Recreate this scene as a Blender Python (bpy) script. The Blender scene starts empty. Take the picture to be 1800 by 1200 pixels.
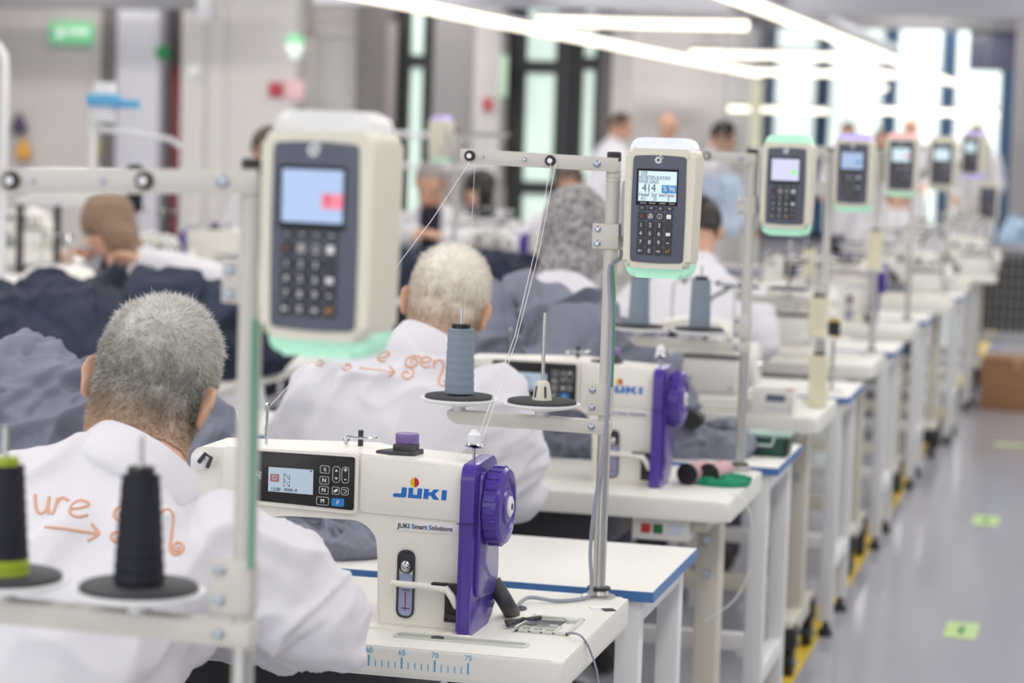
import bpy, bmesh, math, random
import numpy as np
from mathutils import Vector, Matrix, Euler
from mathutils.bvhtree import BVHTree
rnd = random.Random(7)
SC = bpy.context.scene
COL = SC.collection
PI = math.pi
R = math.radians
# ------------------------------------------------------------------ camera
F, CZ = 4250.0, 1.595
YAW, PITCH, ROLL = .2375, .0898, .0324
fw = Vector((-math.sin(YAW)*math.cos(PITCH), math.cos(YAW)*math.cos(PITCH), -math.sin(PITCH)))
rt = Vector((math.cos(YAW), math.sin(YAW), 0)); up = rt.cross(fw)
rt, up = (math.cos(ROLL)*rt + math.sin(ROLL)*up), (-math.sin(ROLL)*rt + math.cos(ROLL)*up)
CAMP = Vector((0, 0, CZ))
cd = bpy.data.cameras.new('camera'); cam = bpy.data.objects.new('camera', cd); COL.objects.link(cam)
cam.matrix_world = Matrix(((rt.x, up.x, -fw.x, 0), (rt.y, up.y, -fw.y, 0), (rt.z, up.z, -fw.z, CZ), (0, 0, 0, 1)))
cd.sensor_width = 36; cd.lens = 36*F/1800; cd.clip_start = .05; cd.clip_end = 200
cd.dof.use_dof = True; cd.dof.focus_distance = 3.82; cd.dof.aperture_fstop = 3.9
SC.camera = cam
def at(x, y, Y):
    "world point on the plane Y=const seen at photo pixel x,y"
    d = fw + (x-900)/F*rt - (y-600)/F*up
    return CAMP + d*(Y/d.y)
def atz(x, y, z):
    d = fw + (x-900)/F*rt - (y-600)/F*up
    return CAMP + d*((z-CZ)/d.z)
# ------------------------------------------------------------------ world, lights, exposure
W = bpy.data.worlds.new('world'); SC.world = W; W.use_nodes = True
W.node_tree.nodes['Background'].inputs[0].default_value = (.9, .95, 1, 1)
W.node_tree.nodes['Background'].inputs[1].default_value = .12
SC.view_settings.view_transform = 'Standard'; SC.view_settings.look = 'None'
SC.view_settings.gamma = 1; SC.view_settings.use_curve_mapping = False
SC.view_settings.exposure = 0.06
LIGHT_COL = (1.0, .965, .91)
def area(loc, sx, sy, power, rot=(0, 0, 0), col=LIGHT_COL):
    d = bpy.data.lights.new('hall_and_fill_lamp', 'AREA'); d.shape = 'RECTANGLE'; d.size = sx; d.size_y = sy
    d.energy = power; d.color = col
    o = bpy.data.objects.new('hall_and_fill_lamp', d); o.location = loc; o.rotation_euler = rot; COL.objects.link(o); return o
for lx in (-9.2, -6.2, -2.9, .2, 3.0):
    area((lx, 9, 3.3), .4, 26, 255)
area((-8, 18.5, 3.35), 9, .5, 170); area((-2, 26, 3.35), .6, 7, 170); area((1.5, 26, 3.35), .5, 7, 170)  # extra lamps added to brighten the walls at the back of the hall
area((4.8, 8, 1.9), 22, 2.2, 260, (0, R(90), 0), (.93, .97, 1))       # cool area lamp at the side, facing the row

area((-5, -7.6, 2.0), 12, 2.6, 300, (R(90), 0, 0), (.95, .975, 1))          # unseen fill lamp added behind the camera to brighten faces towards it

# ------------------------------------------------------------------ helpers
def lin(c):
    return tuple(((v/255)/12.92 if v/255 <= .04045 else ((v/255+.055)/1.055)**2.4) for v in c)
MATS = {}
def M(name, rgb=None, rough=.5, metal=0, emit=0, bump=0, bscale=200, var=.04, vscale=8, sheen=0, alpha=1, trans=0, coat=0):
    if name in MATS: return MATS[name]
    m = bpy.data.materials.new(name); m.use_nodes = True; nt = m.node_tree
    b = nt.nodes['Principled BSDF']; c = lin(rgb)
    b.inputs['Roughness'].default_value = rough; b.inputs['Metallic'].default_value = metal
    tc = nt.nodes.new('ShaderNodeTexCoord')
    nz = nt.nodes.new('ShaderNodeTexNoise'); nz.inputs['Scale'].default_value = vscale; nz.inputs['Detail'].default_value = 3
    nt.links.new(tc.outputs['Object'], nz.inputs['Vector'])
    mx = nt.nodes.new('ShaderNodeMix'); mx.data_type = 'RGBA'
    mx.inputs[6].default_value = (*[v*(1-var) for v in c], 1); mx.inputs[7].default_value = (*[min(1, v*(1+var)) for v in c], 1)
    nt.links.new(nz.outputs[0], mx.inputs[0]); nt.links.new(mx.outputs[2], b.inputs['Base Color'])
    if emit:
        nt.links.new(mx.outputs[2], b.inputs['Emission Color']); b.inputs['Emission Strength'].default_value = emit
    if bump:
        n2 = nt.nodes.new('ShaderNodeTexNoise'); n2.inputs['Scale'].default_value = bscale
        nt.links.new(tc.outputs['Object'], n2.inputs['Vector'])
        bp = nt.nodes.new('ShaderNodeBump'); bp.inputs['Strength'].default_value = bump; bp.inputs['Distance'].default_value = .002
        nt.links.new(n2.outputs[0], bp.inputs['Height']); nt.links.new(bp.outputs[0], b.inputs['Normal'])
    if sheen: b.inputs['Sheen Weight'].default_value = sheen
    if trans: b.inputs['Transmission Weight'].default_value = trans
    if coat: b.inputs['Coat Weight'].default_value = coat
    if alpha < 1: b.inputs['Alpha'].default_value = alpha
    MATS[name] = m; return m
def new(): return bmesh.new()
def mark(bm): return set(bm.verts)
def fresh(bm, old): return [v for v in bm.verts if v not in old]
def box(bm, c, s, bev=0, seg=2, rot=None):
    old = mark(bm); r = bmesh.ops.create_cube(bm, size=1)
    mt = Matrix.Translation(c) @ (rot.to_4x4() if rot else Matrix.Identity(4)) @ Matrix.Diagonal((*s, 1))
    bmesh.ops.transform(bm, matrix=mt, verts=r['verts'])
    if bev:
        es = {e for v in r['verts'] for e in v.link_edges}
        bmesh.ops.bevel(bm, geom=list(es), offset=bev, segments=seg, profile=.5, affect='EDGES')
    return bm
def box2(bm, a, b, bev=0, seg=2):
    return box(bm, [(p+q)/2 for p, q in zip(a, b)], [abs(p-q) for p, q in zip(a, b)], bev, seg)
def zmat(p0, p1):
    d = Vector(p1)-Vector(p0)
    return Matrix.Translation(p0) @ d.to_track_quat('Z', 'Y').to_matrix().to_4x4(), d.length
def cone(bm, p0, p1, r0, r1=None, n=16, cap=True):
    mt, L = zmat(p0, p1)
    r = bmesh.ops.create_cone(bm, cap_ends=cap, segments=n, radius1=r0, radius2=r0 if r1 is None else r1, depth=L)
    bmesh.ops.transform(bm, matrix=mt @ Matrix.Translation((0, 0, L/2)), verts=r['verts']); return bm
def ball(bm, c, r, n=2, rot=None):
    if not hasattr(r, '__len__'): r = (r, r, r)
    q = bmesh.ops.create_icosphere(bm, subdivisions=n, radius=1)
    mt = Matrix.Translation(c) @ (rot.to_4x4() if rot else Matrix.Identity(4)) @ Matrix.Diagonal((*r, 1))
    bmesh.ops.transform(bm, matrix=mt, verts=q['verts']); return bm
def lathe(bm, prof, o=(0, 0, 0), axis=(0, 0, 1), n=24):
    mt = Matrix.Translation(o) @ Vector(axis).to_track_quat('Z', 'Y').to_matrix().to_4x4()
    rings = []
    for r, z in prof:
        rings.append([bm.verts.new(mt @ Vector((r*math.cos(2*PI*k/n), r*math.sin(2*PI*k/n), z))) for k in range(n)])
    for a, b in zip(rings, rings[1:]):
        for k in range(n): bm.faces.new((a[k], a[(k+1) % n], b[(k+1) % n], b[k]))
    bm.faces.new(rings[0][::-1]); bm.faces.new(rings[-1]); return bm
def tube(bm, pts, r, n=6, closed=False):
    pts = [Vector(p) for p in pts]; N = len(pts); rings = []; ref = None
    for i, p in enumerate(pts):
        t = (pts[(i+1) % N] - pts[i-1]) if closed else (pts[min(i+1, N-1)] - pts[max(i-1, 0)])
        t.normalize()
        if ref is None: ref = t.orthogonal()
        u = (ref - t*ref.dot(t)).normalized(); ref = u; v = t.cross(u)
        rr = r[i] if hasattr(r, '__len__') else r
        rings.append([bm.verts.new(p + rr*(math.cos(2*PI*k/n)*u + math.sin(2*PI*k/n)*v)) for k in range(n)])
    for i in range(N if closed else N-1):
        a, b = rings[i], rings[(i+1) % N]
        for k in range(n): bm.faces.new((a[k], a[(k+1) % n], b[(k+1) % n], b[k]))
    if not closed: bm.faces.new(rings[0][::-1]); bm.faces.new(rings[-1])
    return bm
def smoothpts(pts, k=6):
    pts = [Vector(p) for p in pts]; out = []
    for i in range(len(pts)-1):
        p0, p1, p2, p3 = pts[max(i-1, 0)], pts[i], pts[i+1], pts[min(i+2, len(pts)-1)]
        for s in range(k):
            t = s/k
            out.append(.5*((2*p1)+(p2-p0)*t+(2*p0-5*p1+4*p2-p3)*t*t+(3*p1-p0-3*p2+p3)*t**3))
    out.append(pts[-1]); return out
def rpoly(pts, rad, n=5):
    "round the corners of a 2D polygon"
    out = []; N = len(pts)
    for i in range(N):
        r = rad[i] if hasattr(rad, '__len__') else rad
        p = Vector(pts[i]); a = Vector(pts[i-1])-p; b = Vector(pts[(i+1) % N])-p
        if r <= 0: out.append(tuple(p)); continue
        l = min(r, a.length*.49, b.length*.49); a = p+a.normalized()*l; b = p+b.normalized()*l
        for k in range(n+1):
            t = k/n; out.append(tuple((1-t)**2*a+2*t*(1-t)*p+t*t*b))
    return out
def rrect(cx, cz, w, h, r, n=5):
    return rpoly([(cx-w/2, cz-h/2), (cx+w/2, cz-h/2), (cx+w/2, cz+h/2), (cx-w/2, cz+h/2)], r, n)
def prism(bm, pts, y0, y1, plane='xz', bev=0, seg=2):
    def P(u, v, d): return {'xz': (u, d, v), 'yz': (d, u, v), 'xy': (u, v, d)}[plane]
    A = [bm.verts.new(P(u, v, y0)) for u, v in pts]; B = [bm.verts.new(P(u, v, y1)) for u, v in pts]; N = len(pts)
    fs = [bm.faces.new(A), bm.faces.new(B[::-1])]
    for i in range(N): fs.append(bm.faces.new((A[i], B[i], B[(i+1) % N], A[(i+1) % N])))
    if bev:
        es = list(fs[0].edges)+list(fs[1].edges)
        bmesh.ops.bevel(bm, geom=es, offset=bev, segments=seg, profile=.5, affect='EDGES')
    return bm
def ringxz(bm, outer, inner, y0, y1):
    N = len(outer); L = []
    for y in (y0, y1):
        L.append([bm.verts.new((u, y, v)) for u, v in outer]); L.append([bm.verts.new((u, y, v)) for u, v in inner])
    for i in range(N):
        j = (i+1) % N
        bm.faces.new((L[0][i], L[0][j], L[1][j], L[1][i])); bm.faces.new((L[2][j], L[2][i], L[3][i], L[3][j]))
        bm.faces.new((L[0][j], L[0][i], L[2][i], L[2][j])); bm.faces.new((L[1][i], L[1][j], L[3][j], L[3][i]))
    return bm
def finish(bm, name, sharp=38, smooth=True):
    bmesh.ops.recalc_face_normals(bm, faces=bm.faces)
    me = bpy.data.meshes.new(name); bm.to_mesh(me); bm.free()
    if smooth and len(me.polygons):
        me.shade_smooth(); me.set_sharp_from_angle(angle=R(sharp))
    return me
def rootloc(p):
    v = Vector((0, 0, 0))
    while p is not None: v += p.location; p = p.parent
    return v
def obj(name, bm, mat, parent=None, sharp=38, smooth=True, local=False, pivot=None):
    "link a bmesh (world coordinates unless local) as one object under parent"
    o = rootloc(parent) if (parent and not local) else Vector((0, 0, 0))
    if pivot is not None: o = Vector(pivot)
    if o.length: bmesh.ops.translate(bm, vec=-o, verts=bm.verts)
    me = finish(bm, name, sharp, smooth); me.materials.append(mat)
    ob = bpy.data.objects.new(name, me); COL.objects.link(ob)
    if parent: ob.parent = parent
    elif pivot is not None: ob.location = o
    return ob
def tag(o, label=None, cat=None, group=None, kind=None):
    if label: o['label'] = label
    if cat: o['category'] = cat
    if group: o['group'] = group
    if kind: o['kind'] = kind
    return o
def thing(name, label, cat, loc=(0, 0, 0), rz=0, group=None):
    o = bpy.data.objects.new(name, None); COL.objects.link(o); o.location = loc; o.rotation_euler = (0, 0, rz)
    o.empty_display_size = .1
    return tag(o, label, cat, group)
def struct(name, bm, mat, smooth=True, parent=None):
    o = obj(name, bm, mat, parent, smooth=smooth)
    if not parent: o['kind'] = 'structure'
    return o
def dup(o, dloc=(0, 0, 0), label=None, group=None, parent=None, loc=None, rz=None):
    c = o.copy(); COL.objects.link(c)
    if parent: c.parent = parent
    else:
        c.location = Vector(loc) if loc is not None else o.location + Vector(dloc)
        if rz is not None: c.rotation_euler = (0, 0, rz)
    if label: c['label'] = label
    if group: c['group'] = group
    for ch in list(o.children): dup(ch, parent=c)
    return c
def kids(o):
    out = []
    for c in o.children: out.append(c); out += kids(c)
    return out
def remat(o, name, mat):
    for c in kids(o):
        if c.name.split('.')[0] == name and c.material_slots:
            c.material_slots[0].link = 'OBJECT'; c.material_slots[0].material = mat
TXT = {}
def text(s, size, mat, parent, loc, name='lettering', extrude=.0003, align='CENTER', bold=0, shear=0, sx=1.0):
    key = (s, size, align, bold, shear, sx)
    if key not in TXT:
        cu = bpy.data.curves.new('text', 'FONT'); cu.body = s; cu.size = size; cu.extrude = extrude; cu.align_x = align
        cu.align_y = 'CENTER'; cu.offset = bold; cu.shear = shear; cu.resolution_u = 3
        t = bpy.data.objects.new('text', cu); COL.objects.link(t)
        dg = bpy.context.evaluated_depsgraph_get()
        me = bpy.data.meshes.new_from_object(t.evaluated_get(dg)); bpy.data.objects.remove(t)
        me.transform(Matrix.Rotation(PI/2, 4, 'X') @ Matrix.Diagonal((sx, 1, 1, 1))); me.name = 'lettering'; TXT[key] = me
        me.materials.clear(); me.materials.append(mat)
    o = bpy.data.objects.new(name, TXT[key]); COL.objects.link(o); o.parent = parent
    o.location = Vector(loc) - rootloc(parent)
    o.material_slots[0].link = 'OBJECT'; o.material_slots[0].material = mat
    return o
# numpy value noise -------------------------------------------------
def hsh(i, j, k, s):
    n = (i*374761393 + j*668265263 + k*1274126177 + s*974634521) & 0xffffffff
    n = ((n ^ (n >> 13))*1274126177) & 0xffffffff
    return ((n ^ (n >> 16)) & 0xffff)/32767.5-1
def noise(P, s=0):
    P = np.asarray(P, float); I = np.floor(P).astype(np.int64); f = P-I; f = f*f*f*(f*(f*6-15)+10)
    x, y, z = I[..., 0], I[..., 1], I[..., 2]; r = 0
    for a in (0, 1):
        for b in (0, 1):
            for c in (0, 1):
                w = (f[..., 0] if a else 1-f[..., 0])*(f[..., 1] if b else 1-f[..., 1])*(f[..., 2] if c else 1-f[..., 2])
                r = r + w*hsh(x+a, y+b, z+c, s)
    return r
def ridge(P, s=0): return (1-np.abs(noise(P, s))*1.6)
def verts_of(me):
    a = np.empty(len(me.vertices)*3); me.vertices.foreach_get('co', a); return a.reshape(-1, 3)
def set_verts(me, a):
    me.vertices.foreach_set('co', np.ascontiguousarray(a).ravel()); me.update()
def normals_of(me):
    a = np.empty(len(me.vertices)*3); me.vertex_normals.foreach_get('vector', a); return a.reshape(-1, 3)
# ------------------------------------------------------------------ materials
mWhite = M('white_laminate', (232, 231, 226), .45, var=.02)
mTable = M('off_white_table', (232, 232, 225), .42, var=.02, bump=.05, bscale=60)
mBlueEdge = M('blue_edge_band', (62, 112, 172), .4)
mLegBeige = M('beige_steel', (203, 199, 186), .45, var=.03)
mLegWhite = M('white_steel', (226, 227, 228), .45, var=.02)
mBlack = M('black_plastic', (28, 28, 30), .5)
mDark = M('dark_grey_plastic', (60, 61, 66), .55)
mChrome = M('chrome', (205, 207, 210), .18, 1)
mSteel = M('steel_pipe', (196, 196, 192), .32, .75)
mZinc = M('zinc_bolt', (170, 178, 190), .3, .9)
mStand = M('stand_paint', (203, 200, 194), .42)
mMach = M('machine_white', (240, 238, 230), .38, bump=.12, bscale=420, var=.015)
mPurple = M('purple_cover', (74, 52, 150), .3, coat=.2)
mPurple2 = M('dusty_purple_knob', (122, 98, 160), .45)
mLav = M('lavender_clear', (170, 160, 215), .2, trans=.3)
mJuki = M('blue_print', (32, 110, 196), .5)
mRed = M('red_plastic', (196, 44, 44), .5)
mYellowP = M('yellow_print', (236, 190, 50), .5)
mPaper = M('white_label', (240, 240, 240), .5)
mInk = M('dark_ink', (40, 44, 66), .6)
mPanel = M('glossy_black_panel', (22, 22, 25), .38)
mBezel = M('matte_black_bezel', (20, 20, 23), .8)
mLCD = M('lcd_grey_blue', (168, 184, 200), .3, emit=.35)
mIcon = M('white_print', (235, 236, 238), .5)
mBtnBlue = M('blue_button', (38, 128, 205), .4)
mGlassBlue = M('oil_glass', (160, 170, 208), .15, coat=.4)
mCream = M('cream_abs', (222, 219, 202), .42)
mSlate = M('slate_faceplate', (86, 90, 106), .5, bump=.05, bscale=900)
mKey = M('rubber_key', (48, 49, 54), .5)
mLED_mint = M('mint_led_cap', (176, 232, 204), .3, emit=.24)
mLED_lav = M('pale_led_cap', (214, 218, 238), .25, emit=.3)
mLED_white = M('clear_cap', (222, 222, 222), .22, emit=.05)
mLED_pink = M('pink_led_cap', (238, 176, 176), .3, emit=.4)
mLED_lilac = M('lilac_led_cap', (188, 172, 238), .3, emit=.4)
mScr1 = M('screen_blue', (160, 182, 216), .25, emit=.3)
mScr2 = M('screen_pale', (200, 222, 230), .25, emit=.35)
mScr3 = M('screen_lilac', (200, 200, 226), .25, emit=.35)
mScrInk = M('screen_ink', (72, 92, 120), .6)
mScrBlue = M('screen_block_blue', (40, 130, 186), .4, emit=.25)
mScrPink = M('screen_block_pink', (222, 122, 142), .4, emit=.4)
mScrGreen = M('screen_block_green', (150, 222, 150), .4, emit=.4)
mFelt = M('felt_pad', (70, 71, 74), .95, bump=.6, bscale=500, var=.2, vscale=300)
mFelt0 = M('black_rubber_disc', (56, 58, 62), .6)
mThreadGrey = M('blue_grey_thread', (133, 146, 160), .75, bump=.4, bscale=500)
mThreadNavy = M('navy_thread', (20, 22, 36), .7, bump=.4, bscale=500)
mThreadCream = M('cream_thread', (219, 214, 188), .75, bump=.3, bscale=500)
mThreadPink = M('pink_thread', (205, 165, 172), .75, bump=.3, bscale=500)
mLime = M('lime_tube', (160, 180, 44), .45)
mThread = M('white_thread', (236, 236, 236), .6)
mCoat = M('white_coat_cotton', (224, 223, 229), .85, bump=.1, bscale=900, var=.012, sheen=.1)
mGrey = M('grey_blue_cloth', (124, 127, 143), .8, bump=.15, bscale=800, var=.05)
mNavy = M('navy_cloth', (34, 42, 66), .75, bump=.15, bscale=800, var=.08)
mNavyShirt = M('navy_shirt', (36, 38, 54), .85)
mEmb = M('orange_embroidery', (222, 172, 146), .6, bump=.3, bscale=900)
mSkin = M('skin', (212, 166, 140), .5, var=.06, vscale=20)
mSkin2 = M('skin_tan', (208, 164, 140), .5, var=.06, vscale=20)
mTrouser = M('dark_trousers', (52, 54, 66), .85)
mEye = M('eye_dark', (46, 36, 32), .3)
mLip = M('lips', (176, 108, 100), .5)
mHairBlack = M('black_hair', (38, 33, 32), .5, bump=.6, bscale=120)
mHairBrown = M('brown_hair', (96, 78, 66), .5, bump=.6, bscale=120)
mHairGrey = M('grey_hair', (146, 138, 136), .6, bump=.6, bscale=120)
mHijab = M('brown_headscarf', (143, 118, 98), .85, sheen=.1)
mCable = M('grey_cable', (150, 154, 168), .45)
mGreenCable = M('green_cable', (90, 160, 130), .45)
mGreenCloth = M('green_cloth', (24, 142, 104), .8)
mGreenBox = M('dark_green_plastic', (24, 74, 62), .4)
mYellow = M('yellow_floor_tape', (214, 182, 52), .5)
mTick = M('blue_ruler_print', (86, 160, 205), .5)
mTray = M('grey_green_tray', (205, 208, 198), .45)
mCard = M('cardboard', (160, 118, 84), .8)
mTubeLight = M('tube_light_diffuser', (255, 246, 226), .5, emit=2.0, var=0)
mAlu = M('aluminium_rail', (178, 178, 186), .4, .4)
# ------------------------------------------------------------------ the hall
mFloor = M('epoxy_floor', (174, 175, 184), .14, var=.05, vscale=1.2, bump=.04, bscale=30)
mWallG = M('grey_wall', (204, 199, 197), .7); mWallD = M('dark_grey_wall', (112, 108, 108), .7)
mWallM = M('mid_grey_wall', (156, 153, 154), .7); mWallP = M('pale_column', (203, 200, 197), .6)
mWallL = M('lavender_white_column', (198, 198, 206), .6); mFrame = M('black_frame', (44, 46, 50), .5)
mMint = M('frosted_glass', (210, 230, 220), .3, emit=.5, var=.02)
mMintB = M('frosted_glass_bright', (226, 238, 232), .3, emit=.85, var=.02); mBlueFrame = M('blue_mullion', (52, 86, 122), .5)
mCeil = M('ceiling_paint', (200, 200, 208), .8); mBeam = M('grey_beam', (120, 120, 124), .6)
mDoor = M('door_paint', (186, 186, 184), .5)
struct('floor', box2(new(), (-15, -8, -.1), (6, 46, 0)), mFloor)
struct('ceiling', box2(new(), (-15, -8, 3.5), (6, 46, 3.6)), mCeil)
struct('wall_right', box2(new(), (6, -8, 0), (6.2, 46, 3.5)), mWallM)
struct('wall_left', box2(new(), (-15.2, -8, 0), (-15, 22, 3.5)), mWallG)
struct('wall_front', box2(new(), (-15, -8.2, 0), (6, -8, 3.5)), mWallG)
BY = 22.0
def wx(px, Y=BY): return at(px, 200, Y).x
def wz(px, py, Y=BY): return at(px, py, Y).z
xe = wx(1120)
struct('wall_back', box2(new(), (-15, BY, 0), (xe, BY+.2, 3.5)), mWallG)
FY = 30.0
struct('wall_end', box2(new(), (xe-.2, BY+.2, 0), (xe, FY, 3.5)), mWallG)
struct('wall_far', box2(new(), (xe-.2, FY, 0), (6, FY+.2, 3.5)), mWallL)
def strip(name, x0, x1, mat, d=.12, z0=0, z1=3.5, Y=BY, bev=.01):
    return struct(name, box2(new(), (wx(x0, Y), Y-d, z0), (wx(x1, Y), Y-.001, z1), bev), mat)
strip('trim_1', 176, 190, mWallP, .1); strip('trim_2', 190, 228, mWallD, .2)
strip('column_1', 228, 303, mWallL, .35); strip('trim_3', 303, 345, mWallD, .08)
strip('column_2', 345, 388, mWallP, .42); strip('column_3', 390, 425, mWallP, .42); strip('column_4', 427, 545, mWallP, .45)
strip('column_5', 640, 700, mWallD, .3); strip('trim_4', 764, 850, mWallM, .1); strip('column_6', 850, 895, mWallP, .4)
strip('column_7', 1084, 1122, mWallP, .3); strip('trim_12', 1058, 1084, mWallD, .15)
d1 = tag(struct('door_1', box2(new(), (wx(548), BY-.06, 0), (wx(638), BY-.001, wz(590, 62)), .01), mDoor), kind='structure')
obj('door_frame', box2(box2(box2(new(), (wx(545), BY-.1, 0), (wx(556), BY-.02, wz(590, 55))), (wx(630), BY-.1, 0), (wx(641), BY-.02, wz(590, 55))), (wx(545), BY-.1, wz(590, 62)), (wx(641), BY-.02, wz(590, 52))), mWallP, d1)
obj('handle', box2(new(), (wx(622), BY-.12, 1.0), (wx(626), BY-.05, 1.15), .005), mChrome, d1)
def window(n, x0, x1, ybars, Y=BY, ztop=3.4, zbot=.15, fm=mFrame, d=.1, fw_=.09, vbars=()):
    X0, X1 = wx(x0, Y), wx(x1, Y); f = new()
    box2(f, (X0, Y-d, zbot), (X0+fw_, Y-.001, ztop)); box2(f, (X1-fw_, Y-d, zbot), (X1, Y-.001, ztop))
    box2(f, (X0, Y-d, ztop-fw_), (X1, Y-.001, ztop)); box2(f, (X0, Y-d, zbot), (X1, Y-.001, zbot+fw_))
    o = struct('window_%d' % n, f, fm)
    zs = [zbot+fw_]+[wz((x0+x1)/2, y, Y) for y in sorted(ybars, reverse=True)]+[ztop-fw_]
    xs = [X0+fw_]+[wx(v, Y) for v in vbars]+[X1-fw_]
    for z in zs[1:-1]: obj('transom', box2(new(), (X0+fw_, Y-d*.9, z-.06), (X1-fw_, Y-.002, z+.06)), fm, o)
    for x in xs[1:-1]: obj('mullion', box2(new(), (x-.05, Y-d*.95, zbot+fw_), (x+.05, Y-.002, ztop-fw_)), fm, o)
    for a, b in zip(zs, zs[1:]):
        for p, q in zip(xs, xs[1:]):
            obj('pane', box2(new(), (p+.02, Y-d*.5, a+.02), (q-.02, Y-.004, b-.02)), mMintB if Y > BY else mMint, o)
    return o
window(1, 702, 764, [108], fw_=.1); window(2, 893, 1008, [118, 330], fw_=.16); window(3, 1012, 1058, [112], fw_=.06)
window(4, 1350, 1444, [], FY, 3.2, .3, mBlueFrame, fw_=.07); window(5, 1446, 1562, [], FY, 3.2, .3, mBlueFrame, fw_=.07)
window(6, 1564, 1664, [], FY, 3.2, .3, mBlueFrame, fw_=.07); window(7, 1666, 1770, [], FY, 3.2, .3, mBlueFrame, fw_=.07); window(8, 1772, 1880, [], FY, 3.2, .3, mBlueFrame, fw_=.07)
# beams and cable trays under the ceiling
def beam(n, Y, z0, z1, x0, x1, mat=mBeam): struct('trim_%d' % n, box2(new(), (x0, Y-.15, z0), (x1, Y+.15, z1)), mat)
beam(5, 20.6, 2.52, 2.72, -15, at(345, 0, 20).x-.1); beam(6, 19, 2.52, 2.7, at(560, 0, 19).x, 5.8, mAlu); beam(7, 26, 2.72, 2.86, -3.9, 5.8)
beam(8, 28.6, 2.85, 3.05, -3.9, 5.8, mAlu); beam(13, 15, 2.75, 2.9, -15, 5.8, mAlu)
struct('trim_10', box2(new(), (-2.9, 8, 2.62), (-2.5, 29.8, 2.68)), mAlu); struct('trim_11', box2(new(), (-5, 8, 2.75), (-4.4, 21.5, 2.83)), mAlu)
struct('column_8', box2(new(), (at(1778, 250, 24).x, 24, 0), (at(1778, 250, 24).x+.6, 24.6, 3.5), .02), mWallM)
# floor markings
tape = struct('floor_tape', box2(new(), (-.87, -1, .0005), (-.805, 24, .003)), mYellow)
mStick = M('lime_sticker', (196, 226, 150), .35); mStickG = M('green_print', (60, 150, 80), .5)
for i, (px, py, lab) in enumerate([(1690, 1108, 'lime floor sticker with a green figure nearest the camera'), (1733, 915, 'lime floor sticker second along the aisle, near the bright reflection'), (1775, 782, 'pale lime floor strip farthest along the aisle')]):
    p = atz(px, py, 0); s = .105 if i < 2 else .16
    t = thing('floor_sticker', lab, 'sticker', (p.x, p.y, 0), 0, 'lime stickers on the aisle floor')
    obj('sheet', prism(new(), rrect(0, 0, s, .26 if i < 2 else .1, .01), .0006, .002, 'xy'), mStick, t, local=True)
    if i < 2: obj('figure_print', prism(prism(new(), rrect(0, -.02, .02, .09, .008), .002, .003, 'xy'), rrect(0, .05, .022, .03, .01), .002, .003, 'xy'), mStickG, t, local=True)
# line lights
def tube_light(label, p0, p1, group=None, nseg=1):
    p0 = Vector(p0); p1 = Vector(p1); d = (p1-p0); L = d.length; a = math.atan2(d.y, d.x)
    t = thing('line_light', label, 'light', (p0+p1)/2, a, group)
    box(b := new(), (0, 0, .035), (L, .05, .03), .005); obj('housing', b, mAlu, t, local=True)
    for k in range(nseg):
        l = L/nseg; x = -L/2+(k+.5)*l
        c = new(); cone(c, (x-l/2+.004, 0, 0), (x+l/2-.004, 0, 0), .034, n=14); obj('diffuser', c, mTubeLight, t, local=True)
    for s in (-.4, .4): obj('hanger', cone(new(), (s*L, 0, .05), (s*L, 0, 3.5-p0.z), .004, n=6), mSteel, t, local=True)
    return t
LZ = 2.2
tube_light('long continuous line light running down the hall beyond the coated man', (-3.575, 7.5, LZ), (-3.575, 25.4, LZ), None, 12)
tube_light('long continuous line light hung over the aisle side of the row', (-1.68, 7.5, LZ), (-1.68, 27, LZ), None, 13)
for (a, b), lab in zip([((955, 38), (1310, 42)), ((1210, 92), (1475, 100)), ((1345, 128), (1565, 129))], ['nearest and longest looking cross light between the two line lights', 'middle cross light between the two line lights', 'farthest cross light where the two line lights end']):
    p = atz(*a, LZ); q = atz(*b, LZ); m = (p.y+q.y)/2; tube_light(lab, (p.x, m, LZ), (q.x, m, LZ), 'cross lights between the line lights')
for a, b, Y, lab in [((1280, 191), (1455, 194), 27, 'low horizontal light behind the green topped terminal'), ((1515, 193), (1755, 200), 23, 'low horizontal light above the far terminals'), ((1497, 153), (1560, 154), 29, 'small far light bar between the line lights and far windows')]:
    p = at(*a, Y); q = at(*b, Y); tube_light(lab, (p.x, Y, p.z), (q.x, Y, q.z), 'low lights at the far stations')

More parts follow.
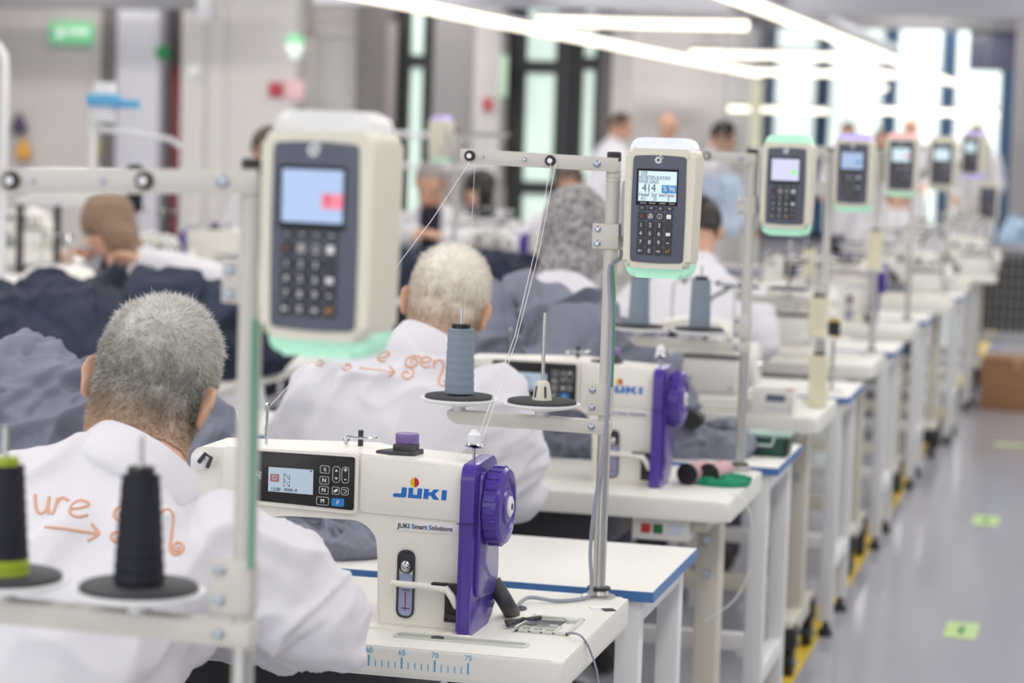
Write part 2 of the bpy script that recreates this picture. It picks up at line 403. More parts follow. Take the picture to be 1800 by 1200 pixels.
# ------------------------------------------------------------------ one work station (the one in focus), copied down the row
SX, SY, SZ, PITCHY = -.773, 3.6, .77, 1.7
def S(x, y, z): return (SX+x, SY+y, SZ+z)
def sbox(bm, a, b, bev=0, seg=2): return box2(bm, S(*a), S(*b), bev, seg)
def caster(par, x, y):
    b = new(); box2(b, (x-.04, y-.045, .08), (x+.04, y+.045, .152), .01); obj('caster_bracket', b, mBlack, par)
    w = new(); lathe(w, [(.012, -.014), (.034, -.014), (.04, -.008), (.04, .008), (.034, .014), (.012, .014)], (x+.02, y, .04), (1, 0, 0), 18)
    c = obj('caster_wheel', w, mBlack, par)
    obj('axle', cone(new(), (x-.01, y, .04), (x+.045, y, .04), .01, n=10), mChrome, c, local=False)
def sewing_table():
    t = thing('sewing_table', 'off white sewing table with a blue ruler print on its front edge', 'table', S(-.6, .27, -SZ))
    b = new(); prism(b, [S(u, v, 0)[:2] for u, v in rpoly([(-1.2, 0), (0, 0), (0, .54), (-1.2, .54)], [.01, .02, .015, .01])], SZ-.048, SZ, 'xy', .008, 3); obj('tabletop', b, mTable, t)
    for x in (-.075, -1.13):
        b = new(); sbox(b, (x-.027, .20, -.05), (x+.027, .285, -.63), .004); obj('leg', b, mLegBeige, t)
        b = new(); sbox(b, (x-.03, -.02, -.60), (x+.03, .5, -.66), .006); obj('foot_bar', b, mLegBeige, t)
        b = new(); sbox(b, (x-.02, .05, -.048), (x+.02, .48, -.08), .004); obj('bracket', b, mLegBeige, t)
        for y in (.02, .46): caster(t, SX+x, SY+y)
    b = new(); sbox(b, (-1.13, .22, -.52), (-.075, .26, -.57), .004); obj('crossbar', b, mLegBeige, t)
    for z in (-.12, -.2): obj('bolt', cone(new(), S(-.075, .205, z), S(-.075, .19, z), .01, n=8), mZinc, t)
    obj('oil_pan', sbox(new(), (-.98, .1, -.15), (-.3, .44, -.049), .01), mDark, t)
    mo = obj('motor', cone(new(), S(-.55, .3, -.24), S(-.36, .3, -.24), .065, n=18), mDark, t); obj('motor_bracket', sbox(new(), (-.5, .26, -.2), (-.42, .34, -.14), .004), mBlack, mo)
    return t
def ruler(t):
    b = new(); x0 = SX-.152
    for k in range(0, 46):
        x = x0-k*.0108; h = .018 if k % 5 == 0 else .011; w = .0013 if k % 5 else .0026
        box2(b, (x-w/2, SY-.0006, SZ-.034), (x+w/2, SY+.002, SZ-.034+h))
    o = obj('ruler_marks', b, mTick, t); o['kind'] = 'stuff'
    for i, s in enumerate(('75', '70', '65', '60', '55', '50', '45', '40', '35')):
        text(s, .0125, mTick, t, (x0-i*.054, SY-.0003, SZ-.0085), 'ruler_number')
def tray(t):
    b = new(); x0, x1, y0, y1 = -.122, -.032, .182, .31
    for a, c in (((x0, y0), (x1, y0+.007)), ((x0, y1-.007), (x1, y1)), ((x0, y0), (x0+.007, y1)), ((x1-.007, y0), (x1, y1)), ((x0, y0+.055), (x1-.03, y0+.06)), ((x0, y0+.03), (x1-.03, y0+.034))):
        sbox(b, (*a, 0), (*c, .005), .0015)
    for x in (-.1, -.08, -.06): sbox(b, (x, y0, 0), (x+.004, y0+.06, .004))
    obj('utility_tray', b, mTray, t)
    obj('tray_well', sbox(new(), (x0+.005, y0+.06, 0), (x1-.03, y1-.02, .0015)), mDark, t)
    obj('tray_lid', lathe(new(), [(.0, .0), (.013, .0), (.012, .006), (.0, .007)], S(-.05, .292, 0), n=18), mTray, t)
    b = new(); ringxz(b, [(u, v) for u, v in rrect(SX-.186, SY+.081, .222, .034, .012)], [(u, v) for u, v in rrect(SX-.186, SY+.081, .21, .024, .01)], SZ, SZ+.003)
    bmesh.ops.transform(b, matrix=Matrix(((1, 0, 0, 0), (0, 0, 1, 0), (0, 1, 0, 0), (0, 0, 0, 1))), verts=b.verts)
    obj('slot_rim', b, mTray, t)
    obj('slot_well', prism(new(), rrect(SX-.186, SY+.081, .21, .024, .01), SZ-.001, SZ+.0008, 'xy'), M('slot_grey', (176, 180, 172), .5), t)
    obj('hinge_pin', lathe(new(), [(.0, 0), (.011, 0), (.01, .003), (0, .004)], S(-.225, .08, .0008), n=14), mDark, t)
def side_table():
    t = thing('side_table', 'white side table with a blue edge band behind the nearest sewing machine', 'table', (SX-.35, 4.46, 0))
    x0, x1, y0, y1 = -2.5, -.745, 4.205, 4.69
    obj('tabletop', box2(new(), (x0, y0, SZ-.018), (x1, y1, SZ), .001), mWhite, t)
    b = new(); e = .0025
    box2(b, (x0-e, y0-e, SZ-.019), (x1+e, y0, SZ-.0005)); box2(b, (x1, y0, SZ-.019), (x1+e, y1, SZ-.0005)); box2(b, (x0-e, y1, SZ-.019), (x1+e, y1+e, SZ-.0005)); box2(b, (x0-e, y0, SZ-.019), (x0, y1, SZ-.0005))
    obj('edge_band', b, mBlueEdge, t)
    for x in (x1-.045, x0+.045):
        for y in (y0+.03, y1-.03): 
            l = obj('leg', box2(new(), (x-.022, y-.022, .05), (x+.022, y+.022, SZ-.019), .003), mLegWhite, t)
            obj('foot', cone(cone(new(), (x, y, 0), (x, y, .025), .025, .02, 12), (x, y, .02), (x, y, .052), .01, n=8), mBlack, l)
        obj('side_rail', box2(new(), (x-.02, y0+.05, SZ-.065), (x+.02, y1-.05, SZ-.02), .003), mLegWhite, t)
        obj('lower_rail', box2(new(), (x-.02, y0+.05, .21), (x+.02, y1-.05, .255), .003), mLegWhite, t)
    obj('back_rail', box2(new(), (x0+.07, y1-.05, .21), (x1-.07, y1-.01, .255), .003), mLegWhite, t)
    obj('apron', box2(new(), (x0+.07, y1-.05, SZ-.065), (x1-.07, y1-.01, SZ-.02), .003), mLegWhite, t)
    return t
def pl_x(p): return rootloc(p).x
def juki(t, x0, z0, w, h, y, m):
    "four wide letters and the two colour ball"
    L = [[(0, 0), (.98, 0), (.98, 1), (.6, 1), (.6, .36), (.0, .36)],
         [(1.12, 0), (2.12, 0), (2.12, 1), (1.78, 1), (1.78, .34), (1.46, .34), (1.46, 1), (1.12, 1)],
         [(2.26, 0), (2.62, 0), (2.62, .36), (2.78, .36), (3.0, 0), (3.44, 0), (3.08, .55), (3.4, 1), (2.98, 1), (2.78, .68), (2.62, .68), (2.62, 1), (2.26, 1)],
         [(3.58, 0), (3.95, 0), (3.95, 1), (3.58, 1)]]
    for q in L:
        pts = [(x0+u/3.95*w+v*h*.06, z0+v*h) for u, v in q]
        if q is L[0]: pts = rpoly(pts, [.002, .004, 0, 0, .002, .003])
        obj('logo_letter', prism(new(), pts, y-.0006, y+.0004), m, t)
    cx, cz, r = x0+w*.40, z0+h*1.56, .0074
    obj('logo_ball', prism(new(), [(cx+r*math.cos(a), cz+r*1.05*math.sin(a)) for a in np.linspace(-PI/2, PI/2, 12)], y-.0006, y+.0004), mRed, t)
    obj('logo_ball', prism(new(), [(cx+r*math.cos(a), cz+r*1.05*math.sin(a)) for a in np.linspace(PI/2, 1.5*PI, 12)], y-.0006, y+.0004), mYellowP, t)
def sewing_machine():
    t = thing('sewing_machine', 'white sewing machine with purple end cover and logo, in sharp focus', 'machine', S(-.35, .2, 0))
    y0, y1 = .135, .262
    o = rpoly([(-.345, 0), (-.2, 0), (-.2, .274), (-.372, .2825), (-.384, .2855), (-.66, .2765), (-.672, .262), (-.672, .085), (-.655, .085), (-.59, .085), (-.585, .16), (-.50, .172), (-.375, .173), (-.347, .15)], [0, 0, .012, .01, .006, .012, .006, .004, 0, .006, .012, .02, .03, .02], 6)
    b = new(); prism(b, [(SX+u, SZ+v) for u, v in o], SY+y0, SY+y1, 'xz', .009, 3); obj('body', b, mMach, t, 30)
    b = new(); prism(b, [(SX+u, SZ+v) for u, v in rpoly([(-.376, .188), (-.203, .184), (-.203, .272), (-.376, .2795)], [.006, .003, .004, .006])], SY+y0-.0035, SY+y0+.004, 'xz', .002); obj('logo_panel', b, mMach, t)
    b = new(); prism(b, [(SX+u, SZ+v) for u, v in rpoly([(-.612, .19), (-.3795, .184), (-.3795, .2835), (-.612, .281)], .006)], SY+y0-.009, SY+y0+.004, 'xz', .0025); cp = obj('panel_housing', b, mMach, t)
    b = new(); prism(b, [(SX+u, SZ+v) for u, v in rpoly([(-.585, .1965), (-.3845, .1905), (-.3845, .2775), (-.585, .2775)], .004)], SY+y0-.011, SY+y0-.006, 'xz', .001); cp = obj('control_panel', b, mPanel, t)
    yp = SY+y0-.011
    sc = obj('screen', prism(new(), [(SX+u, SZ+v) for u, v in [(-.5315, .2125), (-.4545, .2115), (-.4545, .2525), (-.5315, .2525)]], yp-.0008, yp+.001), mLCD, cp)
    ys = yp-.0008
    tb = new(); box2(tb, (SX-.528, ys-.0004, SZ+.229), (SX-.513, ys, SZ+.2415)); obj('screen_icon', tb, M('screen_pink_icon', (178, 112, 120), .5), cp)
    text('D', .011, mLCD, cp, (SX-.5205, ys-.0005, SZ+.2352), 'screen_icon')
    b = new()
    for k in range(4): box2(b, (SX-.505+k*.0001, ys-.0004, SZ+.222+k*.0055), (SX-.504+k*.0001, ys, SZ+.2255+k*.0055)); box2(b, (SX-.4955, ys-.0004, SZ+.222+k*.0055), (SX-.4945, ys, SZ+.2255+k*.0055))
    for k in range(5): box(b, (SX-.5035+k*.0018, ys-.0002, SZ+.2425-k*.0016), (.0016, .0004, .0012)); box(b, (SX-.5035+k*.0018, ys-.0002, SZ+.2325-k*.0022), (.0014, .0004, .0012))
    obj('stitch_pattern', b, mInk, cp)
    text('12.00', .0075, mInk, cp, (SX-.5185, ys-.0003, SZ+.2165), 'screen_text'); text('4500~0', .0075, mInk, cp, (SX-.493, ys-.0003, SZ+.2165), 'screen_text')
    text('48', .004, mInk, cp, (SX-.4585, ys-.0003, SZ+.250), 'screen_text')
    text('N', .011, mIcon, cp, (SX-.5505, yp-.0003, SZ+.2375), 'nfc_mark', bold=.0003)
    ringm = new(); ringxz(ringm, rrect(SX-.5505, SZ+.2375, .0125, .0125, .002), rrect(SX-.5505, SZ+.2375, .011, .011, .0015), yp-.0005, yp); obj('nfc_mark', ringm, mIcon, cp)
    def btn(x, z, w, h, r, lab=None, fill=None, size=.008, bold=.0002):
        bm = new(); ringxz(bm, rrect(SX+x, SZ+z, w, h, r), rrect(SX+x, SZ+z, w-.0012, h-.0012, r*.9), yp-.0007, yp+.0005) if not fill else prism(bm, rrect(SX+x, SZ+z, w, h, r), yp-.0007, yp+.0005)
        q = obj('button', bm, fill or mIcon, cp)
        if lab: text(lab, size, mIcon, cp, (SX+x, yp-.001, SZ+z), 'button_symbol', bold=bold)
    btn(-.435, .2545, .016, .0125, .003, '1|', None, .007); btn(-.4355, .2365, .016, .013, .003, 'N', None, .0095); btn(-.436, .2205, .016, .013, .003, 'N', None, .0095)
    btn(-.4152, .2475, .0125, .027, .006, None); btn(-.3998, .2475, .0125, .027, .006, None)
    for s in (1, -1):
        b = new(); z = SZ+.2475+s*.0065; prism(b, [(SX-.4178, z-s*.0018), (SX-.4126, z-s*.0018), (SX-.4152, z+s*.0024)], yp-.0008, yp+.0004); obj('button_symbol', b, mIcon, cp)
    text('+', .012, mIcon, cp, (SX-.3998, yp-.0005, SZ+.2555), 'button_symbol', bold=.0003); text('-', .012, mIcon, cp, (SX-.3998, yp-.0005, SZ+.2412), 'button_symbol', bold=.0003)
    btn(-.4155, .221, .0125, .0125, .003); btn(-.4, .221, .0125, .0125, .003)
    b = new(); box(b, (SX-.4155, yp-.0006, SZ+.221), (.007, .0006, .004), 0, rot=Euler((0, R(-35), 0)).to_matrix()); obj('button_symbol', b, mIcon, cp)
    b = new(); tube(b, [(SX-.4032, yp-.0006, SZ+.2235), (SX-.3985, yp-.0006, SZ+.2235), (SX-.3965, yp-.0006, SZ+.221), (SX-.3985, yp-.0006, SZ+.2185), (SX-.402, yp-.0006, SZ+.2185)], .0006, 5); obj('button_symbol', b, mIcon, cp)
    btn(-.4375, .2025, .021, .0135, .003, 'M', None, .009); btn(-.4115, .202, .0215, .0135, .003, '//', mBtnBlue, .009)
    juki(t, SX-.3205, SZ+.2165, .0895, .0165, SY+y0-.0035, mJuki)
    pl = obj('name_plate', prism(new(), rrect(SX-.263, SZ+.1695, .108, .0165, .004), SY+y0-.0012, SY+y0+.001, 'xz', .0004), mPaper, t)
    run = [('JUKI ', mInk), ('S', mJuki), ('mart ', mInk), ('S', mJuki), ('olutions', mInk)]; acc = ''; xw = lambda q_: max(v.co.x for v in q_.data.vertices)
    for sg, mt_ in run:
        acc += sg; o_ = text(sg.strip(), .0108, mt_, pl, (0, SY+y0-.0014, SZ+.1695), 'lettering', align='LEFT', bold=.0002); f_ = text(acc.strip(), .0108, mt_, pl, (0, 0, 0), 'lettering', align='LEFT', bold=.0002)
        o_.location.x = SX-.3115+xw(f_)-xw(o_)-pl_x(pl)
        if f_ is not o_: bpy.data.objects.remove(f_)
    # oil sight window
    b = new(); ringxz(b, rrect(SX-.2955, SZ+.0745, .03, .112, .015, 8), rrect(SX-.2955, SZ+.0745, .024, .106, .012, 8), SY+y0-.003, SY+y0+.001); ow = obj('oil_window', b, mDark, t)
    obj('oil_glass', prism(new(), rrect(SX-.2955, SZ+.057, .0235, .07, .011, 8), SY+y0-.0012, SY+y0+.001), mGlassBlue, ow)
    obj('window_recess', prism(new(), rrect(SX-.2955, SZ+.1095, .0235, .035, .0115, 8), SY+y0-.0008, SY+y0+.001), mDark, ow)
    obj('oil_knob', ball(ball(new(), (SX-.2955, SY+y0-.004, SZ+.104), (.009, .006, .011), 2), (SX-.295, SY+y0-.008, SZ+.103), (.006, .004, .007), 2), mChrome, ow)
    obj('red_needle', box2(new(), (SX-.2962, SY+y0-.002, SZ+.03), (SX-.2946, SY+y0-.001, SZ+.062)), mRed, ow)
    for z in (.034, .064): obj('level_mark', box2(new(), (SX-.302, SY+y0-.0022, SZ+z), (SX-.288, SY+y0-.001, SZ+z+.0012)), mInk, ow)
    # knee lifter / reverse lever
    b = new(); tube(b, [S(-.315, .118, .0775), S(-.26, .116, .077), S(-.222, .116, .0745), S(-.212, .117, .062), S(-.205, .12, .045)], [.005, .0055, .0065, .0065, .005], 10); obj('reverse_lever', b, mMach, t)
    b = new(); sbox(b, (-.247, .112, .08), (-.222, .124, .084), .001); sbox(b, (-.226, .118, .022), (-.2, .136, .082), .004); cone(b, S(-.224, .12, .028), S(-.2, .12, .028), .008, n=14); obj('lever_bracket', b, mBlack, t)
    # purple end cover and handwheel
    pf = rpoly([(.108, .002), (.262, .0), (.292, .06), (.285, .2), (.262, .282), (.128, .277), (.114, .262)], [.008, .03, .03, .03, .03, .012, .01], 6)
    b = new(); prism(b, [(SY+u, SZ+v) for u, v in pf], SX-.203, SX-.180, 'yz', .006, 3); pc = obj('end_cover', b, mPurple, t, 30)
    b = new(); prism(b, [(SY+u, SZ+v) for u, v in rpoly([(.128, .06), (.255, .05), (.262, .25), (.14, .265)], .02, 6)], SX-.181, SX-.173, 'yz', .004); obj('cover_step', b, mPurple, pc, 30)
    b = new(); sbox(b, (-.206, .1075, .183), (-.179, .1095, .1845)); obj('cover_seam', b, M('dark_purple_seam', (48, 34, 100), .5), pc)  # thin strip of darker purple along the cover seam
    wc = S(-.174, .192, .204)
    prof = [(.03, 0), (.060, 0), (.064, .004), (.064, .026), (.060, .031), (.046, .033), (.044, .029), (.03, .029), (.028, .033), (.0, .034)]
    hw = obj('handwheel', lathe(new(), prof, wc, (1, 0, 0), 40), mPurple, t, 30)
    b = new()
    for k in range(20):
        a = k*2*PI/20; box(b, (wc[0]+.015, wc[1]+.0645*math.cos(a), wc[2]+.0645*math.sin(a)), (.02, .011, .003), .001, 1, rot=Matrix.Rotation(a-PI/2, 3, 'X'))
    g = obj('grip_rib', b, mPurple, hw); g['kind'] = 'stuff'
    obj('hub_cap', lathe(new(), [(.0, 0), (.017, 0), (.017, .003), (.013, .005), (.006, .0048), (.005, .002), (0, .002)], (wc[0]+.0335, wc[1], wc[2]), (1, 0, 0), 24), mIcon, hw)
    obj('hub_hole', cone(new(), (wc[0]+.0375, wc[1], wc[2]), (wc[0]+.0392, wc[1], wc[2]), .005, n=14), mDark, hw)
    text('JUKI', .02, M('purple_emboss', (104, 84, 184), .35), pc, S(-.1793, .17, .045), 'emblem', bold=.0004).rotation_euler = (0, 0, R(90))
    obj('cover_foot', lathe(new(), [(0, 0), (.017, 0), (.015, .004), (0, .004)], S(-.196, .118, 0), n=16), mMach, t)
    # top fittings
    b = new(); lathe(b, [(.026, 0), (.026, .003), (.018, .005), (0, .005)], S(-.402, .2, .281), n=18); obj('winder_base', b, mMach, t)
    obj('winder_spindle', cone(new(), S(-.399, .2, .284), S(-.399, .2, .3125), .0045, n=12), mDark, t)
    b = new(); tube(b, [S(-.421, .19, .288), S(-.417, .19, .302), S(-.408, .19, .301), S(-.383, .192, .300), S(-.371, .19, .303)], .0028, 7); ball(b, S(-.421, .19, .296), .006); ball(b, S(-.371, .19, .304), .004); obj('winder_lever', b, mChrome, t)
    b = new(); prism(b, [S(u, v, 0)[:2] for u, v in [(-.36, .16), (-.333, .155), (-.298, .17), (-.293, .21), (-.328, .215), (-.355, .175)]], SZ+.277, SZ+.287, 'xy', .002); sbox(b, (-.335, .168, .285), (-.3, .212, .298), .004); obj('knob_base', b, mDark, t)
    obj('bobbin_knob', lathe(new(), [(0, 0), (.0185, 0), (.0195, .002), (.0195, .014), (.018, .016), (0, .0165)], S(-.316, .19, .2975), n=28), mPurple2, t)
    b = new(); cone(b, S(-.201, .185, .275), S(-.201, .185, .315), .0033, n=10); pn = obj('thread_post', b, mChrome, t)
    obj('tension_disc', lathe(lathe(new(), [(.004, 0), (.014, .001), (.016, .003), (.004, .004)], S(-.201, .185, .297), n=22), [(.004, 0), (.014, .002), (.012, .004), (.004, .004)], S(-.201, .185, .301), n=22), mChrome, pn)
    b = new(); lathe(b, [(.003, 0), (.011, 0), (.011, .014), (.008, .016), (.005, .022), (0, .022)], S(-.201, .185, .305), n=24); tn = obj('tension_nut', b, mIcon, pn)
    b = new(); cone(b, S(-.56, .19, .278), S(-.559, .19, .342), .0025, n=8); ball(b, S(-.559, .19, .345), .005, 1); obj('thread_guide_rod', b, mChrome, t)
    lathe(b := new(), [(0, 0), (.013, 0), (.014, .003), (.014, .011), (.009, .014), (.0, .014)], S(-.652, .136, .253), (0, -1, 0), 22); obj('guide_roller', b, mIcon, t)
    b = new(); tube(b, [S(-.652, .12, .253), S(-.64, .118, .268), S(-.63, .119, .262), S(-.637, .12, .245)], .0035, 7); obj('thread_tensioner', b, mDark, t)
    # needle bar, presser foot, bed
    b = new(); cone(b, S(-.63, .2, .09), S(-.63, .2, .03), .004, n=10); cone(b, S(-.61, .2, .09), S(-.61, .2, .012), .005, n=10); sbox(b, (-.625, .17, .008), (-.6, .21, .013), .001); obj('presser_foot', b, mChrome, t)
    b = new(); prism(b, [S(u, v, 0)[:2] for u, v in rpoly([(-.68, .115), (-.2, .115), (-.2, .292), (-.68, .292)], .012)], SZ, SZ+.0045, 'xy', .001); obj('bed_plate', b, mMach, t)
    b = new(); sbox(b, (-.3465, .15, .03), (-.342, .25, .12), .003); obj('lavender_side_cover', b, mLav, t)
    return t
PX, PY = -.827, 4.125
def P(x, y, z): return (PX+x, PY+y, SZ+z)
def thread_stand():
    t = thing('thread_stand', 'pale two spool thread stand in focus, one pin bare', 'thread stand', P(0, 0, 0))
    lathe(b := new(), [(.0, 0), (.03, 0), (.03, .003), (.02, .006), (.017, .014), (.0, .014)], P(0, 0, 0), n=22); obj('base_flange', b, mSteel, t)
    obj('gasket', lathe(new(), [(0, .014), (.021, .014), (.021, .018), (0, .018)], P(0, 0, 0), n=18), mBlack, t)
    obj('lower_pole', cone(new(), P(0, 0, .01), P(0, 0, .31), .0115, n=18), mSteel, t)
    obj('upper_pole', cone(new(), P(0, 0, .285), P(0, 0, .77), .0122, n=18), mStand, t)
    b = new()
    for z in (.745, .737, .729): lathe(b, [(.012, 0), (.0132, .001), (.0132, .006), (.012, .007)], P(0, 0, z), n=18)
    obj('pole_collar', b, mStand, t)
    obj('pole_cap', lathe(new(), [(0, 0), (.0125, 0), (.0125, .014), (.011, .016), (0, .016)], P(0, 0, .766), n=18), mBlack, t)
    b = new(); prism(b, [(PX+u, SZ+v) for u, v in rpoly([(-.272, .758), (-.262, .7525), (.01, .7475), (.01, .771), (-.272, .7785)], [.008, .008, .004, .004, .004])], PY-.017, PY-.0125, 'xz', .001); tb = obj('top_bar', b, mStand, t)
    b = new(); prism(b, [(PX+u, SZ+v) for u, v in [(-.27, .7765), (.01, .7695), (.01, .7715), (-.27, .7785)]], PY-.0165, PY+.004, 'xz'); obj('bar_flange', b, mStand, tb)
    for x, z in ((-.254, .7665), (-.109, .763)):
        e = obj('eyelet', lathe(new(), [(.0035, 0), (.009, 0), (.0095, .002), (.0095, .005), (.008, .007), (.0035, .007)], P(x, -.016, z), (0, -1, 0), 22), mBlack, t)
        obj('ceramic_ring', lathe(new(), [(.0018, 0), (.0045, 0), (.0045, .008), (.0018, .008)], P(x, -.016, z), (0, -1, 0), 16), mIcon, e)
    for x, z, r, par in ((-.026, .76, .007, tb), (-.231, .7655, .003, tb), (-.155, .7635, .004, tb)):
        obj('bolt', lathe(new(), [(0, 0), (r, 0), (r*.95, .002), (r*.5, .004), (0, .004)], P(x, -.0165, z), (0, -1, 0), 12), mZinc, par)
    b = new(); prism(b, [(PX+u, SZ+v) for u, v in rpoly([(-.268, .293), (.012, .29), (.012, .313), (-.282, .316), (-.282, .306)], [.008, .003, .003, .002, .006])], PY-.018, PY+.012, 'xz', .0015); lb = obj('lower_bar', b, mStand, t)
    for x in (-.264, -.113):
        c = obj('spool_cup', lathe(new(), [(0, .312), (.012, .312), (.012, .322), (.03, .326), (.062, .3315), (.0685, .335), (.0685, .3375), (.06, .338), (0, .338)], P(x, -.003, 0), n=36), mIcon, t)
        obj('felt_pad', lathe(new(), [(0, .337), (.061, .337), (.061, .342), (.059, .3435), (0, .3435)], P(x, -.003, 0), n=36), mFelt, c)
        obj('spool_pin', lathe(new(), [(.0, .33), (.0033, .33), (.0033, .492), (.002, .4965), (0, .497)], P(x, -.003, 0), n=12), mSteel, t)
    for z0, z1 in ((.323, .38),):
        b = new(); sbx = box2(b, P(-.03, -.0175, z0), P(.012, -.011, z1), .002); cone(b, P(0, 0, z0+.004), P(0, 0, z1-.004), .0145, n=18); c = obj('bar_clamp', b, mStand, t)
        for z in (z0+.013, z1-.013): obj('bolt', lathe(new(), [(0, 0), (.0062, 0), (.0058, .002), (.003, .004), (0, .004)], P(-.02, -.0175, z), (0, -1, 0), 12), mZinc, c)
    obj('bolt', lathe(new(), [(0, 0), (.0065, 0), (.006, .002), (.003, .004), (0, .004)], P(-.02, -.018, .302), (0, -1, 0), 12), mZinc, lb)
    return t
def holder(t, x):
    b = new(); n = 8
    lathe(b, [(.0, .3435), (.0175, .3435), (.0135, .368), (.011, .375), (.004, .3775), (0, .3775)], P(x, -.003, 0), n=20); h = obj('cone_holder', b, mCream, t)
    for a in (-2.2, -1.0, .6): obj('holder_slot', box(new(), (PX+x+.0148*math.cos(a), PY-.003+.0148*math.sin(a), SZ+.358), (.0035, .002, .02), 0, rot=Euler((R(-9), 0, a+PI/2)).to_matrix()), mInk, h)
def thread_cone(mat, label, loc, group='thread cones on the stands', h=.12, r0=.0262, r1=.0232, tube=mBlack, foot=None):
    t = thing('thread_cone', label, 'thread cone', loc, 0, group)
    b = new(); prof = []; n = 28
    for k in range(n+1):
        f = k/n; prof.append((r0+(r1-r0)*f+.0005*math.sin(f*52), .003+f*(h-.006)))
    lathe(b, [(0, .003)]+prof+[(r1-.003, h-.002), (0, h-.002)], n=30)
    bmesh.ops.rotate(b, cent=(0, 0, 0), matrix=Matrix.Rotation(.3, 3, 'Z'), verts=b.verts)
    obj('yarn', b, mat, t, local=True)
    obj('core_tube', lathe(new(), [(r0*.72, 0), (r0*.75, .003), (r1*.72, h-.002), (r1*.72, h+.006), (.006, h+.006), (.006, 0)], n=20), tube, t, local=True)
    if foot: obj('tube_foot', lathe(new(), [(0, 0), (r0*1.02, 0), (r0*1.0, h*.14), (0, h*.14)], n=24), foot, t, local=True)
    return t
KEYS = [['F1', 'F2', 'F3', 'F4'], ['x', 'A', 'i', 'M'], ['1', '2', '3', '+'], ['4', '5', '6', '='], ['7', '8', '9', '-'], ['<', '0', '>', '#']]
def terminal():
    t = thing('keypad_terminal', 'x', 'terminal', (0, 0, 0), 0, 'keypad terminals on the stands')
    u = .0002168
    def C(a, b_): return ((a-358)*u, (603-b_)*u)
    for nm, z0, z1, m in (('top_cap', .07, .1205, mLED_lav), ('bottom_cap', -.1195, -.075, mLED_mint)):
        b = new(); s = 1 if z0 > 0 else -1
        pts = rpoly([(-.058, z0), (.058, z0), (.058, z1), (-.058, z1)], [.004, .004, .03, .03] if s > 0 else [.036, .036, .004, .004], 7)
        prism(b, pts, -.02, .03, 'xz', .01, 3); obj(nm, b, m, t, local=True)
    b = new(); prism(b, rpoly([(-.0585, -.102), (.0585, -.102), (.0625, .102), (-.0605, .102)], .014, 6), -.03, .036, 'xz', .011, 4); obj('housing', b, mCream, t, 30, local=True)
    b = new(); prism(b, rpoly([(-.046, -.091), (0, -.0935), (.046, -.091), (.0475, 0), (.046, .089), (0, .0915), (-.046, .089), (-.0475, 0)], [.006, .05, .006, .05, .006, .05, .006, .05], 5), -.0318, -.028, 'xz', .0006); fp = obj('faceplate', b, mSlate, t, local=True)
    Y = -.0318
    b = new(); (x0, z0), (x1, z1) = C(178, 578), C(512, 292); prism(b, [(x0, z0), (x1, z0), (x1, z1), (x0, z1)], Y-.0005, Y+.001); obj('screen_bezel', b, mBezel, t, local=True)
    b = new(); (x0, z0), (x1, z1) = C(195, 546), C(500, 310); prism(b, [(x0, z0), (x1, z0), (x1, z1), (x0, z1)], Y-.001, Y+.001); obj('screen', b, mScr2, t, local=True)
    for i, row in enumerate(KEYS):
        for j, k in enumerate(row):
            x, z = C(232+73.3*j+(0 if i == 0 else (-3-i*.6)), [601, 663, 735, 801, 869, 937][i])
            b = new(); w, h = (.0128, .0072) if i == 0 else (.0128, .0128)
            prism(b, rrect(x, z, w, h, .0025), Y-.0022, Y, 'xz', .0007, 1); ky = obj('key', b, mKey, t, local=True)
            if k in 'x+': 
                obj('key_print', prism(new(), rrect(x, z, .006, .006, .003), Y-.0025, Y-.002), M('dull_red_print', (110, 60, 60), .6), ky, local=True) if k == 'x' else None; continue
            if k in 'M=':
                b = new(); prism(b, rrect(x, z, .0078, .0055 if k == '=' else .0075, .0012), Y-.0026, Y-.002); obj('key_print', b, mIcon, ky, local=True); continue
            if k in '<>#-':
                b = new()
                box(b, (x, Y-.0023, z), (.007 if k != '-' else .005, .0006, .0012))
                if k != '-':
                    s = -1 if k != '>' else 1
                    prism(b, [(x+s*.0042, z), (x+s*.001, z-.0026), (x+s*.001, z+.0026)], Y-.0026, Y-.002)
                    if k == '#': box(b, (x+.003, Y-.0023, z+.002), (.0012, .0006, .005))
                obj('key_print', b, M('amber_print', (214, 150, 50), .5) if k == '#' else mIcon, ky, local=True); continue
            tx = text(k, .0045 if i == 0 else .0095, mIcon, ky, rootloc(ky)+Vector((x, Y-.0024, z)), 'key_print')
            if k in 'Ai':
                b = new(); ringxz(b, rrect(x, z, .009, .009, .0045), rrect(x, z, .0078, .0078, .0039), Y-.0025, Y-.002); obj('key_print', b, mIcon, ky, local=True)
    x, z = C(346, 222); b = new()
    ringxz(b, rrect(x, z, .0105, .0105, .005), rrect(x, z, .0055, .0055, .0027), Y-.0003, Y+.0005)
    for k in range(7):
        a = k*2*PI/7+.4; box(b, (x+.0055*math.cos(a), Y, z+.0055*math.sin(a)), (.0022, .0006, .0022), 0, rot=Euler((0, -a, 0)).to_matrix())
    tube(b, [(x+.003+.0045*math.cos(a), Y-.0001, z+.003+.0045*math.sin(a)) for a in np.linspace(-.3, 1.9, 8)], .0006, 5)
    obj('gear_emblem', b, mIcon, t, local=True)
    text('ITEX PMS', .0052, M('faint_print', (128, 134, 150), .6), fp, rootloc(fp)+Vector((C(347, 272)[0], Y-.0003, C(347, 272)[1])), 'lettering')
    # bracket to the pole
    b = new(); box(b, (-.068, .022, -.005), (.016, .02, .1), .006, 3); obj('cable_housing', b, M('grey_housing', (176, 178, 188), .45), t, local=True)
